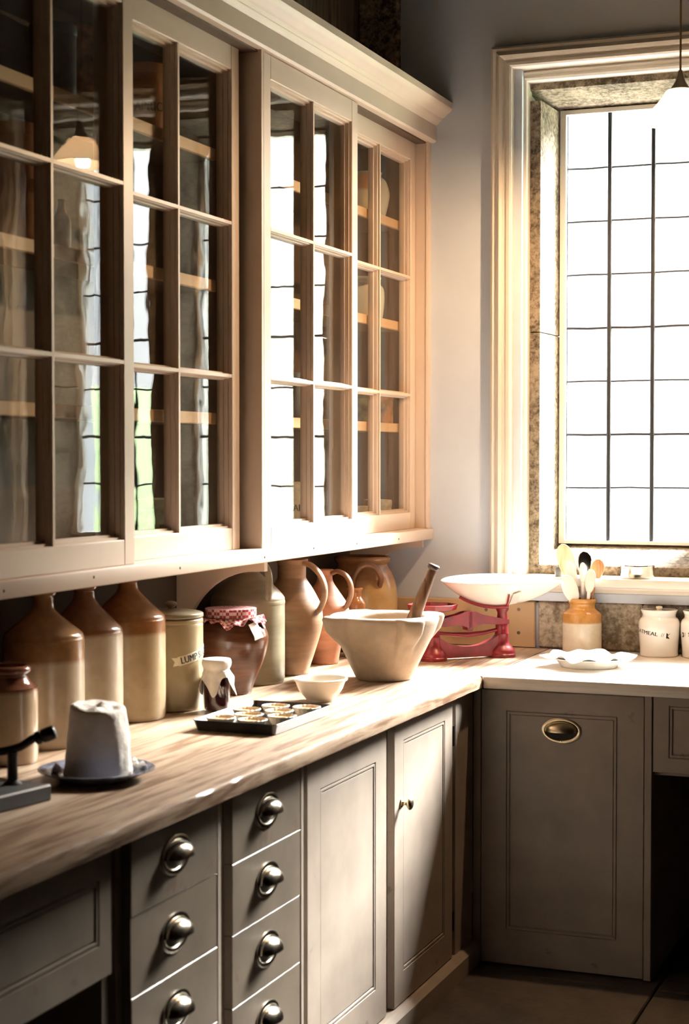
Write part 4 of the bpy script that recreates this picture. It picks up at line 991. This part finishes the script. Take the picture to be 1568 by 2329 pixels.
# ================================================================== INSIDE THE WALL CUPBOARD
def jar_in(name, loc, prof, mat, label, cat='jar', text=None, ts=0.03, tz=0.05, ang=-60, lid=None, tmat=None):
    t_ = thing(name, label, cat, loc)
    obj('body', MB().lathe(closed(prof, 0.005, 3, 0.02), 40), mat, t_, 45)
    if lid: obj('lid', MB().lathe(profd(lid, 2), 40), mat, t_, 45)
    if text:
        r_ = max(p[0] for p in prof); tx_ = text_bm(text, ts, 0.022); wrap(tx_, r_, tz, math.radians(ang), 0, 0.0008, 0.85); obj('lettering', tx_, tmat or BLACKP, t_, 0)
    return t_
def cyl(r, h): return [(r * .97, 0), (r, 0.003), (r, h * .5), (r, h - 0.003), (r * .98, h)]
def lidp(r, h): return [(r * 1.0, h), (r * 1.03, h + 0.002), (r * 1.03, h + 0.02), (r * .9, h + 0.026), (0, h + 0.028)]
Z1, Z2, Z3, Z0 = 1.696, 2.061, 2.421, 1.3185
jar_in('tea_tin', (-2.115, 3.500, Z3), cyl(0.055, 0.15), TIND, 'rounded dark tin on the top cupboard shelf, behind the left sash', 'tin', lid=lidp(0.055, 0.15))
jar_in('tea_tin', (-2.112, 3.626, Z3), cyl(0.062, 0.17), TINO, 'brown patterned tin on the top shelf beside the dark one', 'tin', lid=lidp(0.062, 0.17))
jar_in('storage_jar', (-2.120, 3.321, Z2), cyl(0.075, 0.24), ORANGEJ, 'orange-brown jar on the second shelf behind the left sash', 'jar', lid=lidp(0.075, 0.24))
jar_in('cruet_bottle', (-2.100, 3.509, Z2), [(0.020, 0), (0.022, 0.004), (0.022, 0.075), (0.012, 0.095), (0.009, 0.12), (0.011, 0.125)], ORANGEJ, 'little amber bottle on the second shelf behind the left sash', 'bottle')
jar_in('fruit_jar', (-2.105, 3.950, Z3), cyl(0.058, 0.15), ORANGEJ, 'orange jar lettered APRICOTS on the top shelf behind the second sash', 'jar', 'APRICOTS', 0.034, 0.060, -30, lidp(0.058, 0.15))
jar_in('biscuit_tin', (-2.110, 3.978, Z0), cyl(0.062, 0.12), TING, 'greenish tin lettered BARLEY on the cupboard floor behind the second sash', 'tin', 'BARLEY', 0.034, 0.065, -60, lidp(0.062, 0.12))
jar_in('tall_tin', (-2.10, 4.950, Z0), cyl(0.052, 0.15), TINC, 'tall cream tin lettered RAISINS on the cupboard floor behind the third sash', 'tin', 'RAISINS', 0.03, 0.095, -52, lidp(0.052, 0.15))
jar_in('blue_jar', (-2.10, 4.950, Z1), cyl(0.045, 0.12), BLUEG, 'pale blue jar on the lowest shelf behind the third sash', 'jar', lid=lidp(0.045, 0.12))
jar_in('stoneware_jar', (-2.085, 5.500, Z3), [(0.048, 0), (0.050, 0.005), (0.055, 0.06), (0.052, 0.095), (0.036, 0.115), (0.038, 0.128)], glaze('two_tone_cup_jar', 0.075, (0.46, 0.20, 0.07), (0.70, 0.58, 0.40), 0.3), 'orange-shouldered cream jar on the top shelf behind the far sash', 'jar')
jar_in('cream_urn', (-2.128, 5.650, Z3), [(0.060, 0), (0.064, 0.005), (0.078, 0.06), (0.081, 0.095), (0.068, 0.135), (0.052, 0.15), (0.055, 0.165)], CREAMW, 'large cream urn on the top shelf behind the far sash', 'urn')
jar_in('white_crock', (-2.115, 5.575, Z2), [(0.066, 0), (0.070, 0.005), (0.076, 0.06), (0.074, 0.105), (0.060, 0.125), (0.066, 0.145)], CREAMW, 'white crock on the second shelf behind the far sash', 'crock')
jar_in('patterned_tin', (-2.115, 5.560, Z1), cyl(0.052, 0.085), TING, 'green patterned tin on the lowest shelf behind the far sash', 'tin', lid=lidp(0.052, 0.085))
jar_in('patterned_tin', (-2.105, 5.700, Z1), cyl(0.055, 0.085), TINO, 'orange patterned tin on the lowest shelf, nearest the window wall', 'tin', lid=lidp(0.055, 0.085))
jar_in('cream_tin', (-2.100, 5.535, Z0), cyl(0.052, 0.058), TINC, 'low cream tin on the cupboard floor behind the far sash, left one', 'tin', lid=lidp(0.052, 0.058))
jar_in('cream_tin', (-2.105, 5.700, Z0), cyl(0.050, 0.078), TINC, 'taller cream tin on the cupboard floor, nearest the window wall', 'tin', lid=lidp(0.050, 0.078))

# ================================================================== PENDANT LAMPS
BULBM = emit('warm_bulb', (1.0, 0.63, 0.34), BULB); BULBM2 = emit('warm_bulb_room', (1.0, 0.60, 0.30), BULB2)
def pendant(loc, label, bm_, grp='pendant lamps'):
    t_ = thing('pendant_lamp', label, 'lamp', loc, 0, grp)
    h = ZC - loc[2]
    obj('cord', MB().tube([(0, 0, 0.135), (0, 0, h)], 0.0032, 8), CORD, t_)
    obj('gallery', MB().lathe([(0, 0.150), (0.006, 0.150), (0.009, 0.135), (0.016, 0.115), (0.026, 0.100), (0.034, 0.092), (0.034, 0.088), (0, 0.088)], 24), BRASS, t_, 45)
    sh_ = MB().lathe(sprof([(0.030, 0.092), (0.042, 0.088), (0.056, 0.068), (0.074, 0.045), (0.100, 0.020), (0.118, 0.002), (0.120, -0.004)], 4), 56); sh_.thick(0.003)
    obj('lamp_shade', sh_, OPAL, t_, 50)
    obj('bulb', MB().lathe(sprof([(0, -0.020), (0.014, -0.016), (0.024, 0.0), (0.024, 0.014), (0.013, 0.040), (0.010, 0.060)], 3), 20), bm_, t_, 50)
    obj('ceiling_rose', MB().lathe([(0, h), (0.04, h), (0.04, h - 0.01), (0.012, h - 0.03), (0, h - 0.03)], 24), BRASS, t_, 45)
    return t_
pendant((-0.930, 5.17, 2.598), 'white conical pendant lamp hanging in front of the window head', BULBM)
